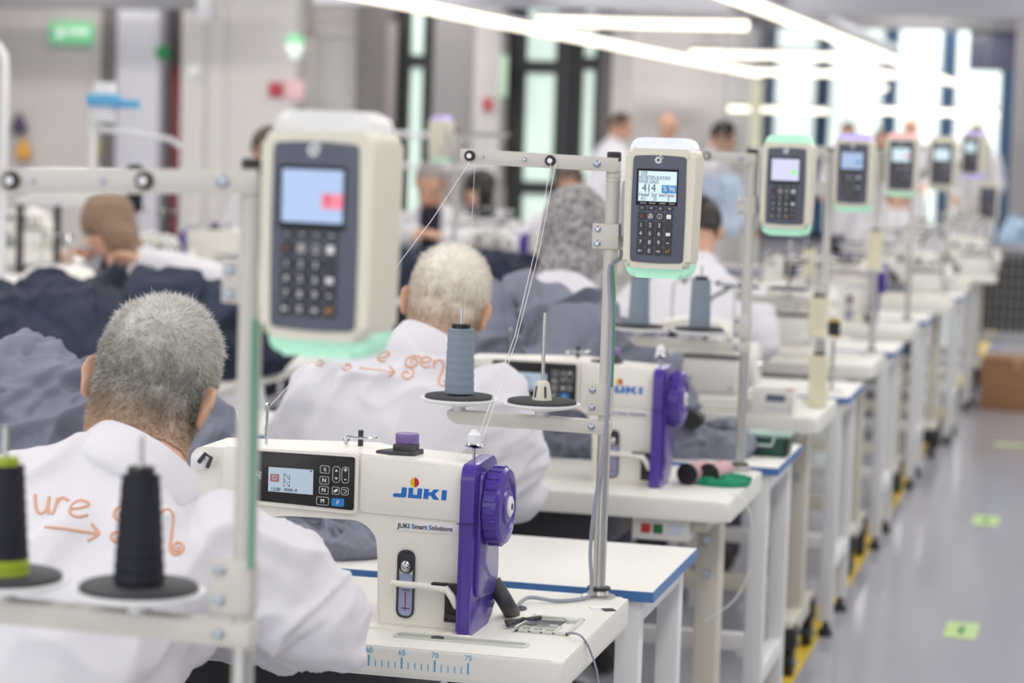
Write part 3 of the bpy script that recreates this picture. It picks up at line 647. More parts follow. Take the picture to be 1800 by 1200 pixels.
    b = new(); box2(b, (-.125, .01, -.075), (-.078, .0165, -.031), .002); cone(b, (-.0905, .033, -.076), (-.0905, .033, -.03), .0148, n=18); box2(b, (-.09, .03, -.07), (-.03, .04, -.035), .003); br = obj('pole_bracket', b, mStand, t, local=True)
    for z in (-.066, -.041): obj('bolt', lathe(new(), [(0, 0), (.006, 0), (.0056, .002), (.003, .004), (0, .004)], (-.115, .01, z), (0, -1, 0), 12), mZinc, br, local=True)
    return t
def screen_text(t, lines, blocks):
    "lines: (string, crop x, crop y, size, mat); blocks: (x0,y0,x1,y1,mat)"
    sc = [c for c in t.children if c.name.split('.')[0] == 'screen'][0]; u = .0002168; o = rootloc(sc)
    for x0, y0, x1, y1, m in blocks:
        b = new(); prism(b, [((x0-358)*u, (603-y1)*u), ((x1-358)*u, (603-y1)*u), ((x1-358)*u, (603-y0)*u), ((x0-358)*u, (603-y0)*u)], -.0332, -.0326); obj('screen_block', b, m, sc, local=True)
    for s, x, y, sz, m, al in lines:
        text(s, sz*u*1.5, m, sc, o+Vector(((x-358)*u, -.0333, (603-y)*u)), 'screen_text', extrude=.0001, align=al, sx=.8)
# ---- build the focus station
tb1 = sewing_table(); tb_plain = dup(tb1); ruler(tb1); tray(tb1)
sd1 = side_table(); mc1 = sewing_machine(); st1 = thread_stand(); st_plain = dup(st1); holder(st1, -.113)
nth = ['', 'nearest', 'second', 'third', 'fourth', 'fifth', 'sixth', 'seventh', 'eighth']
TG, SG, HG = 'sewing tables along the aisle', 'side tables with blue edges', 'thread stands along the aisle'
tb1['group'] = TG; sd1['group'] = SG; st1['group'] = HG; mc1['group'] = 'purple ended sewing machines'
for j in range(2, 9):
    dy = PITCHY*(j-1); dx = 0 if j < 6 else (.06 if j < 8 else .1)
    T = tb_plain if j == 2 else dup(tb_plain)
    T.location = tb1.location + Vector((dx, dy, 0)); T['group'] = TG
    T['label'] = {2: 'off white sewing table with pink rolls and green cloth on it', 3: 'off white sewing table carrying the grey digital control box'}.get(j, 'off white sewing table, %s along the row counting from the camera' % nth[j])
    if j <= 7:
        T = dup(sd1, (dx, dy, 0), {2: 'white side table with blue edge holding grey cloth and a dark green box'}.get(j, 'white side table with blue edge, %s along the row from the camera' % nth[j]))
    T = st_plain if j == 2 else dup(st_plain)
    T.location = st1.location + Vector((dx, dy, 0)); T['group'] = HG
    T['label'] = 'thread stand behind the second machine with two blue grey cones' if j == 2 else 'thread stand, %s along the row from the camera' % nth[j]
mc2 = dup(mc1, (0, PITCHY, 0), 'white sewing machine with purple end cover behind the focused one')
mc5 = dup(mc1, (.02, PITCHY*4, 0), 'blurred white and purple sewing machine far along the row')
Y0 = 2.29
p0 = at(437, 700, Y0)
st0 = dup(st_plain, label='large blurred thread stand nearest the camera with two navy cones', loc=(p0.x, Y0, SZ)); st0['group'] = HG
remat(st0, 'felt_pad', mFelt0)
for c_ in st0.children:
    if c_.name.startswith(('top_bar', 'eyelet')): c_.rotation_euler = (0, R(-3.4), 0); c_.location = (.76*math.sin(R(3.4)), 0, .001)
tb0 = dup(tb_plain, label='sewing table under the nearest thread stand', loc=tb1.location+Vector((p0.x-PX, Y0-PY, 0)))
# terminals
tm = terminal(); tm1 = tm
plain = dup(tm); plain0 = plain
screen_text(tm1, [('259', 235, 330, 30, mScrInk, 'CENTER'), ('HUSEYIN KAYAN', 200, 362, 27, mScrInk, 'LEFT'), ('ENSE GAZI', 200, 393, 27, mScrInk, 'LEFT'), ('414', 280, 445, 62, mScrInk, 'CENTER'), ('% 96', 441, 447, 42, mIcon, 'CENTER'), ('Hedef  Std', 200, 496, 28, mInk, 'LEFT'), ('Isnl', 385, 496, 28, mInk, 'CENTER'), ('Tamir', 450, 496, 28, mInk, 'CENTER'), ('411', 240, 528, 27, mScrInk, 'CENTER'), ('35', 330, 528, 27, mScrInk, 'CENTER'), ('0', 440, 528, 27, mScrInk, 'CENTER')], [(382, 416, 499, 478, mScrBlue)])
bz = [c for c in kids(tm1) if c.name.split('.')[0] == 'screen_bezel'][0]
u_ = .0002168
for s, x in (('A.Tamir', 237), ('B.Tamir', 312), ('D.Mola', 392), ('Durus', 468)):
    text(s, .0034, mIcon, bz, rootloc(bz)+Vector(((x-358)*u_, -.0326, (603-561)*u_)), 'screen_text')
tspec = [(1, 1164, 366, 4.095, mLED_lav, mLED_mint, mScr2, 'sharp keypad terminal showing 414 on its pale screen'),
         (2, 1385, 326, 5.80, mLED_mint, mLED_mint, mScr3, 'keypad terminal with mint glow at both top and bottom'),
         (3, 1501, 304, 7.5, mLED_lilac, mLED_mint, mScr1, 'keypad terminal with lilac top and mint bottom glow'),
         (4, 1586, 290, 9.2, mLED_pink, mLED_mint, mScr2, 'keypad terminal with pink glowing top'),
         (5, 1657, 287, 10.9, mCream, mCream, mScr2, 'unlit cream keypad terminal with bright screen'),
         (6, 1712, 272, 12.6, mLED_lilac, mLED_lilac, mScr2, 'narrow far keypad terminal glowing lilac'),
         (7, 1737, 356, 14.3, mCream, mCream, mSlate, 'small dark screened keypad terminal hung lower at the far end'),
         (0, 578, 412, Y0-.03, mLED_white, mLED_mint, mScr1, 'large blurred keypad terminal nearest the camera with a pink screen block')]
T = dup(plain0, label='small keypad terminal with lilac top beyond the bending man'); T.location = at(776, 245, 12.05); remat(T, 'top_cap', mLED_lilac); remat(T, 'bottom_cap', mLED_mint); remat(T, 'screen', mCream); T.rotation_euler = (0, 0, R(150))
for j, x, y, Y, c1, c2, sm, lab in tspec:
    T = tm1 if j == 1 else (plain if j == 0 else dup(plain))
    T.location = at(x, y, Y); T['label'] = lab
    T.rotation_euler = (0, 0, R(-2.5) if j else R(-9))
    remat(T, 'top_cap', c1); remat(T, 'bottom_cap', c2); remat(T, 'screen', sm)
    if j == 0: screen_text(T, [], [(395, 415, 500, 482, mScrPink)]); screen_text(T, [('9', 425, 449, 50, mRed, 'CENTER')], [])
    if j == 2: screen_text(T, [], [(410, 430, 480, 480, mScrGreen)])
    if j == 3: screen_text(T, [], [(400, 430, 470, 470, mScrBlue)])
    if j == 4: screen_text(T, [], [(410, 420, 490, 470, mScrPink)])
    if j == 6: T.rotation_euler = (0, 0, R(-30))
# cones
def cone_at(j, x, mat, label, **k):
    s = {0: st0.location}.get(j, st1.location+Vector((0, PITCHY*(j-1), 0)))
    return thread_cone(mat, label, (s.x+x, s.y-.003, SZ+.3437), **k)
cone_at(0, -.264, mThreadNavy, 'dark navy thread cone on a lime green tube, nearest the frame edge', foot=mLime, tube=mLime, h=.115, r0=.0265, r1=.0205)
cone_at(0, -.113, mThreadNavy, 'dark navy thread cone with no lime tube on a black disc', h=.115, r0=.0265, r1=.0195)
cone_at(1, -.264, mThreadGrey, 'sharp blue grey thread cone beside the bare pin')
cone_at(2, -.264, mThreadGrey, 'blurred blue grey thread cone under the sharp terminal')
cone_at(2, -.113, mThreadGrey, 'blurred blue grey thread cone nearer the second pole')
cone_at(3, -.113, mThreadCream, 'cream thread cone next to the small black and yellow spool', h=.125, r0=.031, r1=.027).location = at(1437, 592, 7.43)
cone_at(3, -.264, mThreadCream, 'slim cream thread cone high behind the mint topped terminal', h=.11).location = at(1421, 487, 9.0)
p = at(1466, 577, 7.75); thread_cone(mBlack, 'short black spool with yellow ends', (p.x, p.y, SZ+.3437), h=.055, r0=.02, r1=.02, tube=mYellow, foot=mYellow).location.z = p.z-.03
cone_at(4, -.02+.0, mThreadCream, 'cream thread cone high on the fourth pole', h=.15, r0=.03, r1=.027).location = at(1537, 475, 9.15)
p = at(1437, 688, 7.3); thread_cone(mThreadCream, 'tall cream thread cone standing on the table beside the control box', (p.x, p.y, SZ), h=.16, r0=.03, r1=.026).location.z = SZ+.0
thread_cone(mThreadNavy, 'upright navy cone behind the woman in the brown headscarf', at(236, 372, 9.9), h=.2, r0=.036, r1=.034)
def spool_stand(label, x, y, ztop, z0=SZ):
    t = thing('spool_stand', label, 'thread stand', (x, y, z0)); obj('base', lathe(new(), [(0, 0), (.04, 0), (.035, .008), (0, .01)], (x, y, z0), n=18), mStand, t)
    obj('pole', cone(new(), (x, y, z0), (x, y, ztop), .007, n=10), mSteel, t); obj('disc', lathe(new(), [(0, -.008), (.05, -.004), (.055, 0), (0, 0)], (x, y, ztop), n=22), mIcon, t)
for nm_, lb_ in (('cream thread cone high on the fourth pole', 'thin spool stand holding a cream cone high over the fourth table'), ('cream thread cone next to the small black and yellow spool', 'thin spool stand holding the cream cone beside the black spool'), ('slim cream thread cone high behind the mint topped terminal', 'thin spool stand holding the slim high cream cone'), ('short black spool with yellow ends', 'thin spool stand under the black and yellow spool'), ('upright navy cone behind the woman in the brown headscarf', 'thin spool stand under the upright navy cone')):
    for o_ in list(bpy.data.objects):
        if o_.get('label') == nm_: spool_stand(lb_, o_.location.x, o_.location.y, o_.location.z, 0 if 'navy' in nm_ else SZ)
# threads
def strand(label, pts, r=.0006): return tag(obj('sewing_thread', tube(new(), pts, r, 5), mThread, None, pivot=pts[0]), label, 'thread', 'threads of the focused stand')
q = lambda x, y, Y=4.1: at(x, y, Y)
strand('thread rising straight from the grey cone to the end eyelet', [q(814, 570, 4.12), q(826, 450, 4.11), q(835, 284, 4.105)], .0004)
strand('thread slanting down from the end eyelet past the blurred terminal', [q(828, 281, 4.105), q(760, 385, 4.0), q(692, 475, 3.9), q(455, 735, 3.79)])
strand('doubled thread from the middle eyelet to the ribbed nut', [q(968, 288, 4.1), q(945, 420, 4.02), q(905, 590, 3.92), q(839, 772, 3.80)])
strand('second thread of the pair from the middle eyelet', [q(977, 288, 4.1), q(948, 440, 4.02), q(907, 600, 3.92), q(847, 775, 3.80)])
strand('short thread from the ribbed nut to the machine top', [q(830, 778, 3.79), q(800, 805, 3.78)])
# cables
def cable(label, pts, r, mat): 
    pts = smoothpts(pts); return tag(obj('cable', tube(new(), pts, r, 7), mat, None, pivot=pts[-1]), label, 'cable')
cable('grey cable running down the focused pole and across the table', [q(1092, 440, 4.13), q(1090, 455, 4.13), q(1077, 463, 4.11), q(1071, 480, 4.11), q(1074, 560, 4.11), q(1070, 690, 4.10), q(1062, 790, 4.10), q(1045, 890, 4.10), q(1038, 970, 4.10), q(1040, 1030, 4.10), atz(1030, 1050, .775), atz(980, 1056, .774), atz(930, 1050, .78), atz(908, 1066, .774), atz(904, 1072, .765)], .0035, mCable)
cable('green cable taped along the focused pole', [q(1077, 465, 4.112), q(1080, 520, 4.112), q(1079, 600, 4.112), q(1076, 680, 4.112)], .002, mGreenCable)
cable('thin grey cable from the tray over the table edge', [atz(1000, 1112, .776), atz(1022, 1118, .779), q(1040, 1150, 3.78)-Vector((0, 0, 0)), q(1052, 1200, 3.78), q(1054, 1290, 3.78)], .0018, mCable)
cable('green cable along the nearest blurred pole', [at(448, 560, Y0-.02), at(446, 700, Y0-.02), at(444, 860, Y0-.02), at(440, 1000, Y0-.02)], .0028, mGreenCable)
cable('thin white cable drooping from the second table to the floor', [atz(1283, 868, .772), at(1310, 880, 5.4), at(1324, 940, 5.45), at(1318, 1000, 5.5), at(1290, 1055, 5.5), at(1240, 1090, 5.5)], .002, mIcon)
tag(obj('hose', tube(new(), smoothpts([q(866, 1022, 3.87), q(878, 1040, 3.87), q(890, 1060, 3.87), atz(900, 1078, .772)]), [.014]*19, 12), mDark, None, pivot=atz(900, 1078, .77)), 'dark hose behind the purple cover going into the table', 'hose')
lathe(b := new(), [(0, 0), (.02, 0), (.02, .0025), (0, .0025)], (SX-.166, 3.965, SZ), n=20); tag(obj('grommet', b, mDark, None, pivot=(SX-.166, 3.965, SZ)), 'dark round cable grommet in the focused table', 'grommet')
# scissors in the tray, tape bits, switch box, rolls
sc_ = thing('thread_snips', 'small dark thread snips lying at the tray', 'scissors', (atz(915, 1093, .77)))
b = new(); tube(b, [atz(888, 1092, .777), atz(915, 1090, .778), atz(950, 1085, .778)], .004, 6); tube(b, [atz(892, 1098, .777), atz(920, 1088, .779), atz(945, 1094, .778)], .004, 6); obj('handle', b, mDark, sc_)
b = new(); tube(b, [atz(905, 1104, .777), atz(925, 1092, .778), atz(965, 1098, .778)], .0028, 5); obj('blade', b, mSteel, sc_)
for i, (x, y, m) in enumerate([(1055, 1068, mPaper), (1070, 1072, mBlack)]):
    c = atz(x, y, .77); tag(obj('tape_scrap', box(new(), c+Vector((0, 0, .0008)), (.035-.015*i, .02, .0012), 0, rot=Euler((0, 0, .5)).to_matrix()), m, None, pivot=c), ['white paper scrap at the focused table corner', 'black tape scrap at the focused table corner'][i], 'scrap')
sb_ = thing('switch_box', 'white motor switch box with red and green buttons under the second table', 'switch box', (-.93, 5.38, .70))
obj('case', box2(new(), (-.998, 5.335, .668), (-.866, 5.40, .7225), .004), mWhite, sb_)
for x, m in ((-.966, mRed), (-.938, M('green_button', (28, 110, 62), .5))): obj('button', box2(new(), (x-.0105, 5.33, .684), (x+.0105, 5.337, .705), .002), m, sb_)
obj('label_print', box2(new(), (-.915, 5.333, .684), (-.885, 5.336, .705)), M('pale_blue_label', (212, 222, 236), .5), sb_)
for i, px in enumerate((1207, 1245)):
    c = atz(px, 852, .77); c.z = SZ+.0255
    t = thing('thread_roll', ['pink thread roll lying next to the purple cover', 'pink thread roll lying on the green cloth'][i], 'thread roll', c, R(-16), 'pink rolls on the second table')
    lathe(b := new(), [(.017, 0), (.024, .001), (.025, .006), (.0235, .09), (.016, .092)], (0, 0, 0), (0, 1, 0), 26); obj('yarn', b, mThreadPink, t, local=True)
    lathe(b := new(), [(.010, -.004), (.0255, -.004), (.0255, .004), (.010, .004)], (0, 0, 0), (0, 1, 0), 26); obj('end_ring', b, mBlack, t, local=True)
    obj('core', cone(new(), (0, .004, 0), (0, .09, 0), .017, n=16), mInk, t, local=True)
# ---- other machines
def overlock():
    t = thing('overlock_machine', 'x', 'machine', (0, 0, 0), 0, 'white overlock machines')
    obj('base', box2(new(), (-.2, -.11, 0), (.13, .11, .045), .012, 3), mMach, t, local=True)
    b = new(); prism(b, rpoly([(-.19, .045), (.1, .045), (.1, .13), (.05, .25), (-.05, .27), (-.16, .25), (-.19, .17), (-.12, .14), (-.1, .09), (-.19, .08)], .015), -.08, .08, 'xz', .012, 3); obj('body', b, mMach, t, local=True)
    obj('front_cover', box2(new(), (-.07, -.095, .05), (.09, -.075, .15), .006), mWhite, t, local=True)
    w = obj('handwheel', lathe(new(), [(.02, 0), (.06, 0), (.068, .006), (.068, .03), (.06, .036), (.02, .036)], (.105, 0, .13), (1, 0, 0), 26), mWhite, t, local=True)
    obj('hub', lathe(new(), [(0, .03), (.022, .03), (.018, .045), (0, .045)], (.105, 0, .13), (1, 0, 0), 16), mChrome, w, local=True)
    for k in range(4):
        x = -.11+k*.045; n_ = obj('tension_knob', lathe(new(), [(0, 0), (.015, 0), (.015, .006), (.01, .01), (.01, .026), (0, .027)], (x, -.08, .215-.004*k), (0, -1, 0), 16), mChrome if k % 2 else mDark, t, local=True)
    b = new(); tube(b, [(-.13, .02, .26), (-.13, .02, .36), (-.1, 0, .38), (.06, 0, .37), (.06, 0, .25)], .004, 7); obj('thread_guide', b, mChrome, t, local=True)
    obj('lever', tube(new(), [(-.02, -.06, .25), (.0, -.08, .33), (.05, -.06, .36)], .005, 7), mDark, t, local=True); obj('lever', tube(new(), [(-.17, -.05, .17), (-.18, -.07, .06)], .006, 8), mDark, t, local=True)
    obj('presser_foot', box2(box2(new(), (-.175, -.02, .05), (-.165, -.01, .16), .002), (-.18, -.05, .045), (-.155, .02, .055), .002), mChrome, t, local=True)
    obj('cover_gap', box2(new(), (-.075, -.0935, .155), (.095, -.078, .163)), mDark, t, local=True); obj('oil_gauge', lathe(new(), [(0, 0), (.012, 0), (.011, .004), (0, .004)], (.06, -.078, .2), (0, -1, 0), 14), mDark, t, local=True)
    obj('needle_plate', box2(new(), (-.19, -.07, .044), (-.11, .02, .05), .001), mChrome, t, local=True); obj('cloth_plate', box2(new(), (-.3, -.1, .036), (-.2, .08, .044), .004), mMach, t, local=True)
    obj('chip_guard', box2(new(), (-.185, -.112, .048), (-.08, -.106, .1), .003), M('smoked_guard', (120, 124, 132), .2), t, local=True)
    for k in range(3): obj('guide_eyelet', lathe(new(), [(.003, 0), (.007, 0), (.007, .006), (.003, .006)], (-.09+k*.05, -.02, .372), (0, -1, 0), 12), mDark, t, local=True)
    for x in (-.05, .07): obj('screw', lathe(new(), [(0, 0), (.006, 0), (.005, .003), (0, .003)], (x, -.0945, .065), (0, -1, 0), 10), mZinc, t, local=True)
    obj('motor', lathe(new(), [(0, 0), (.05, 0), (.055, .01), (.055, .11), (.05, .12), (0, .12)], (-.04, .12, .12), (1, 0, 0), 22), mMach, t, local=True)
    return t
ov = overlock(); used = False
for x, y, Y, rz, lab in [(1248, 742, 7.15, 0, 'white overlock machine behind the second purple machine'), (1392, 622, 8.95, 0, 'white overlock machine behind the cream thread cones'), (1622, 500, 12.3, 0, 'far white overlock machine past the purple one'), (1712, 480, 14.2, 0, 'farthest white overlock machine near the dark mesh crate'),
                         (88, 545, 8.05, R(150), 'white overlock machine beside the navy heap'), (290, 440, 10.5, R(20), 'white overlock machine behind the woman in the brown headscarf'), (880, 425, 12.3, R(10), 'white overlock machine by the woman in black headscarf'), (60, 400, 12.5, R(0), 'far white overlock machine near the grey wall'), (1145, 470, 8.9, R(170), 'white machine facing away behind the patterned headscarf')]:
    p = at(x, y, Y); o = dup(ov, label=lab, loc=(p.x, Y, SZ), rz=rz) if used else ov
    if not used: o.location = (p.x, Y, SZ); o['label'] = lab
    used = True
    if 'beside the navy heap' in lab or 'facing away' in lab: text('JUKI', .03, mJuki, o, rootloc(o)+Vector((0, -.096 if 'beside' in lab else .083, .11)), 'lettering', bold=.001)
for x, y, Y, rz, lab in [(385, 455, 10.8, R(170), 'white sewing machine on the table behind the woman in brown'), (985, 420, 12.0, R(178), 'white sewing machine near the navy heap of the bearded man')]:
    p = at(x, y, Y); dup(mc1, loc=(p.x, Y, SZ), rz=rz, label=lab)
t = thing('control_box', 'grey white digital control box with small display on the third table', 'control box', (at(1362, 715, 7.05).x, 7.05, SZ))
obj('case', box2(new(), (-.065, -.04, 0), (.06, .04, .085), .006), mWhite, t, local=True)
obj('display', box2(new(), (-.022, -.0425, .042), (.035, -.038, .062), .001), M('display_slate', (92, 104, 128), .3), t, local=True)
for k in range(3): obj('button', box2(new(), (-.02+k*.02, -.043, .018), (-.008+k*.02, -.038, .028), .001), M('pale_button', (200, 206, 214), .5), t, local=True)
obj('warning_label', box2(new(), (.035, -.0405, .074), (.058, -.039, .084)), M('pale_red_label', (232, 190, 180), .5), t, local=True)
obj('switch', box2(new(), (.045, -.043, .01), (.055, -.038, .06), .001), M('pale_button2', (214, 214, 210), .5), t, local=True)
p = at(1345, 778, 6.15); t = thing('storage_box', 'dark green lidded plastic box on the second side table', 'box', (p.x, 6.15, SZ))
b = new(); prism(b, rpoly([(-.062, 0), (.062, 0), (.068, .05), (-.068, .05)], .006), -.045, .045, 'xz', .004); obj('tub', b, mGreenBox, t, local=True)
obj('lid', box2(new(), (-.07, -.048, .05), (.07, .048, .058), .003), M('clear_lid', (150, 180, 172), .2), t, local=True)
b = new(); tube(b, [(-.03, -.05, .052), (-.024, -.054, .03), (.024, -.054, .03), (.03, -.05, .052)], .004, 6); obj('handle', b, M('pale_handle', (190, 205, 200), .4), t, local=True)
obj('side_clip', box2(new(), (.055, -.052, .005), (.064, -.046, .05), .002), mBlack, t, local=True)
# ------------------------------------------------------------------ cloth heaps
def heap(name, label, c, sx, sy, h, mat, seed, z0=SZ, n=150, fr=1.0, amp=.03, rz=0, group=None, pow_=2.2, nf=90):
    "crumpled cloth: a mound overlaid by many curved, lapping folds"
    N = n; M_ = max(40, int(n*sy/sx)); u, v = np.meshgrid(np.linspace(-1, 1, N), np.linspace(-1, 1, M_))
    X = u*sx/2; Y = v*sy/2; rs = np.random.RandomState(seed)
    Pn = np.stack([X, Y, 0*X], -1); Lm = max(sx, sy)
    wob = 1.17+.17*noise(Pn*(4.4/Lm)+seed, seed)
    r = np.clip((np.abs(u)**pow_+np.abs(v)**pow_)*wob, 0, 1)
    env = (1-r)**.6
    big = noise(Pn*(5/Lm)+3, seed+6)
    z0_ = env*h*(.78+.3*big); dx_, dy_ = X[0, 1]-X[0, 0], Y[1, 0]-Y[0, 0]
    gy, gx = np.gradient(z0_, dy_, dx_); g_ = np.minimum(1, 2.2/np.maximum(1e-6, np.hypot(gx, gy)))
    nrm = np.stack([-gx*g_, -gy*g_, np.ones_like(X)], -1); nrm /= np.linalg.norm(nrm, axis=-1, keepdims=True)
    P3 = np.stack([X, Y, z0_], -1)
    wp = np.stack([noise(P3*8*fr+1, seed+1), noise(P3*8*fr+7, seed+2), noise(P3*8*fr+13, seed+3)], -1)*.022/fr
    Pw = P3+wp
    fold = np.zeros_like(X); a0 = rs.rand()*PI
    for i in range(nf):
        ci = (rs.randint(0, M_), rs.randint(0, N))
        if r[ci] > .97: continue
        pc = P3[ci]; nn = nrm[ci]; an = a0+.75*rs.randn()+1.5*float(noise(pc*3.+seed, seed+9))
        t = np.array([math.cos(an), math.sin(an), 0]); t = t-nn*(t@nn); t /= np.linalg.norm(t); b_ = np.cross(nn, t)
        D = Pw-pc; l = D@t; d = D@b_; e_ = D@nn
        L = (.06+.14*rs.rand())/fr; d = d-rs.randn()*2.0*fr*l*l
        w = (.0045+.009*rs.rand())/fr; A = amp*(.35+.8*rs.rand()**1.5)
        g = np.where(d > 0, np.exp(-(np.abs(d)/(w*2.6))**1.4), np.exp(-(np.abs(d)/(w*.7))**1.8))*np.exp(-(l/L)**2-(e_/.12)**2)
        fold = fold*(1-.8*g)+g*A
    fine = amp*.08*noise(P3*45*fr, seed+5)
    V = P3+nrm*(np.clip(env*4, 0, 1)*(fold+fine-amp*.15))[..., None]
    V[..., 2] = np.where(r >= 1, 0.0, np.maximum(V[..., 2], .003))
    V = V.reshape(-1, 3)
    keep = (r < 1).reshape(-1)
    idx = np.arange(N*M_).reshape(M_, N)
    Fq = np.stack([idx[:-1, :-1], idx[:-1, 1:], idx[1:, 1:], idx[1:, :-1]], -1).reshape(-1, 4)
    Fq = Fq[keep[Fq].any(1)]
    used, inv = np.unique(Fq, return_inverse=True)
    me = bpy.data.meshes.new(name); me.from_pydata(V[used].tolist(), [], inv.reshape(-1, 4).tolist()); me.update(); me.shade_smooth()
    me.materials.append(mat)
    o = bpy.data.objects.new(name, me); COL.objects.link(o); o.location = (c[0], c[1], z0+.001); o.rotation_euler = (0, 0, rz)
    return tag(o, label, 'cloth', group)
heap('cloth_heap', 'grey blue cloth heap on the side table behind the first man', (-2.06, 4.46), .98, .48, .31, mGrey, 3, n=320, fr=.9, amp=.085, pow_=2.4, nf=320)
heap('cloth_heap', 'large navy cloth heap in front of the woman in the brown headscarf', (at(100, 600, 7.0).x, 7.1), 1.45, .85, .27, mNavy, 11, n=320, fr=.5, amp=.15, pow_=2.2, nf=260, rz=R(34))
heap('cloth_heap', 'grey blue cloth heap piled between the second man and the patterned headscarf', (at(945, 560, 6.15).x, 6.15), .84, .46, .34, mGrey, 25, n=300, fr=.75, amp=.13, pow_=2.6, nf=460)
heap('cloth_heap', 'grey cloth bunched under the arm of the focused machine', (at(572, 960, 4.42).x, 4.38), .30, .28, .055, mGrey, 31, n=200, fr=1.5, amp=.05, nf=130)
heap('cloth_heap', 'grey cloth bunched under the arm of the second machine', (at(985, 795, 6.0).x, 5.98), .34, .28, .07, mGrey, 41, n=180, fr=1.3, amp=.055, nf=130)
heap('cloth_heap', 'folded grey cloth on the second side table beside the green box', (at(1258, 790, 6.1).x, 6.1), .19, .26, .07, mGrey, 51, n=110, fr=1.2, amp=.024, pow_=4, nf=30)
heap('cloth_heap', 'small grey cloth next to the second purple cover', (at(1205, 775, 6.0).x, 6.04), .1, .2, .08, mGrey, 57, n=70, fr=1.6, amp=.02, pow_=4, nf=20)
heap('cloth_heap', 'navy cloth heap in front of the bearded man in the open coat', (at(785, 470, 11.2).x, 11.2), 1.3, .85, .14, mNavy, 61, n=160, fr=.45, amp=.14, pow_=3, nf=160)
heap('cloth_heap', 'bright green cloth under the pink rolls', (at(1268, 838, 5.56).x, 5.585), .14, .13, .014, mGreenCloth, 73, n=100, fr=2.2, amp=.02, pow_=2.2, nf=60)
lathe(b := new(), [(0, 0), (.022, 0), (.022, .06), (0, .06)], (0, 0, 0), (0, -1, 0), 18); c = at(1222, 745, 5.98); t = tag(obj('black_roll', b, mBlack, None, local=True), 'black roll end resting behind the second purple cover', 'roll'); t.location = (c.x, 6.0, SZ+.1)
# tables under the heaps, second row
def plain_table(label, x0, x1, y0, y1, mat=mWhite, group='white tables of the second row'):
    t = thing('work_table', label, 'table', ((x0+x1)/2, (y0+y1)/2, 0), 0, group)
    obj('tabletop', box2(new(), (x0, y0, SZ-.03), (x1, y1, SZ), .005), mat, t)
    for x in (x0+.05, x1-.05):
        for y in (y0+.05, y1-.05): obj('leg', box2(new(), (x-.022, y-.022, 0), (x+.022, y+.022, SZ-.03), .003), mLegWhite, t)
        obj('rail', box2(new(), (x-.015, y0+.07, .2), (x+.015, y1-.07, .24)), mLegWhite, t)
    return t
plain_table('white table under the navy heap and machine', -4.4, -2.56, 6.2, 8.35)
plain_table('white table behind the woman in the brown headscarf', -5.3, -3.95, 10.2, 11.1)
plain_table('white table under the navy heap of the bearded man', -3.9, -2.56, 10.7, 12.5)
plain_table('far white table near the grey wall', -7.2, -5.2, 12.1, 12.9)

# ------------------------------------------------------------------ people
def loft(bm, rings, n=20):
    L = []
    for c, ax, ay, rx, ry in rings:
        L.append([bm.verts.new(Vector(c)+ax*rx*math.copysign(abs(math.cos(t))**.85, math.cos(t))+ay*ry*math.copysign(abs(math.sin(t))**.85, math.sin(t))) for t in [2*PI*k/n for k in range(n)]])
    for a, b in zip(L, L[1:]):
        for k in range(n): bm.faces.new((a[k], a[(k+1) % n], b[(k+1) % n], b[k]))
    bm.faces.new(L[0][::-1]); bm.faces.new(L[-1])
def limb(bm, pts, rs, n=14):
    for i in range(len(pts)-1):
        cone(bm, pts[i], pts[i+1], rs[i], rs[i+1], n)
    for p, r in zip(pts, rs): ball(bm, p, r*1.01, 2)
def hand(bm, w, d, nrm, s, curl=.6):
    "palm, four unequal bent fingers and a side thumb; d forward, nrm palm-down normal"
    d = d.normalized(); nrm = (nrm-d*nrm.dot(d)).normalized(); sd = d.cross(nrm)*s
    M3 = Matrix((sd, d, nrm)).transposed()
    ball(bm, w+d*.045, (.040, .05, .017), 2, M3)
    for k, (o, L) in enumerate(((-.03, .072), (-.010, .082), (.011, .077), (.031, .06))):
        a = w+d*.08+sd*o; e1 = a+(d*math.cos(curl*.5)-nrm*math.sin(curl*.5))*L*.5+sd*o*.12; e2 = e1+(d*math.cos(curl*1.4)-nrm*math.sin(curl*1.4))*L*.5
        limb(bm, [a, e1, e2], [.0098, .009, .0078], 8)
    a = w+d*.02-sd*.032; e1 = a-sd*.03+d*.025-nrm*.01; e2 = e1+d*.032-nrm*.008-sd*.004
    limb(bm, [a, e1, e2], [.013, .0105, .009], 8)
def remesh(bm, name, vox, smooth=4, sub=0):
    me = bpy.data.meshes.new(name); bm.to_mesh(me); bm.free()
    o = bpy.data.objects.new(name, me); COL.objects.link(o)
    m = o.modifiers.new('r', 'REMESH'); m.mode = 'VOXEL'; m.voxel_size = vox; m.use_smooth_shade = True
    s = o.modifiers.new('s', 'SMOOTH'); s.factor = .5; s.iterations = smooth
    dg = bpy.context.evaluated_depsgraph_get(); r = bpy.data.meshes.new_from_object(o.evaluated_get(dg))
    bpy.data.objects.remove(o); bpy.data.meshes.remove(me); r.name = name; r.materials.clear(); r.shade_smooth(); return r
def remesh_bm(b):
    me = remesh(b, 'shoe', .012, 2); r = bmesh.new(); r.from_mesh(me); bpy.data.meshes.remove(me); return r
def link(name, me, mat, parent):
    me.materials.append(mat); o = bpy.data.objects.new(name, me); COL.objects.link(o); o.parent = parent; return o
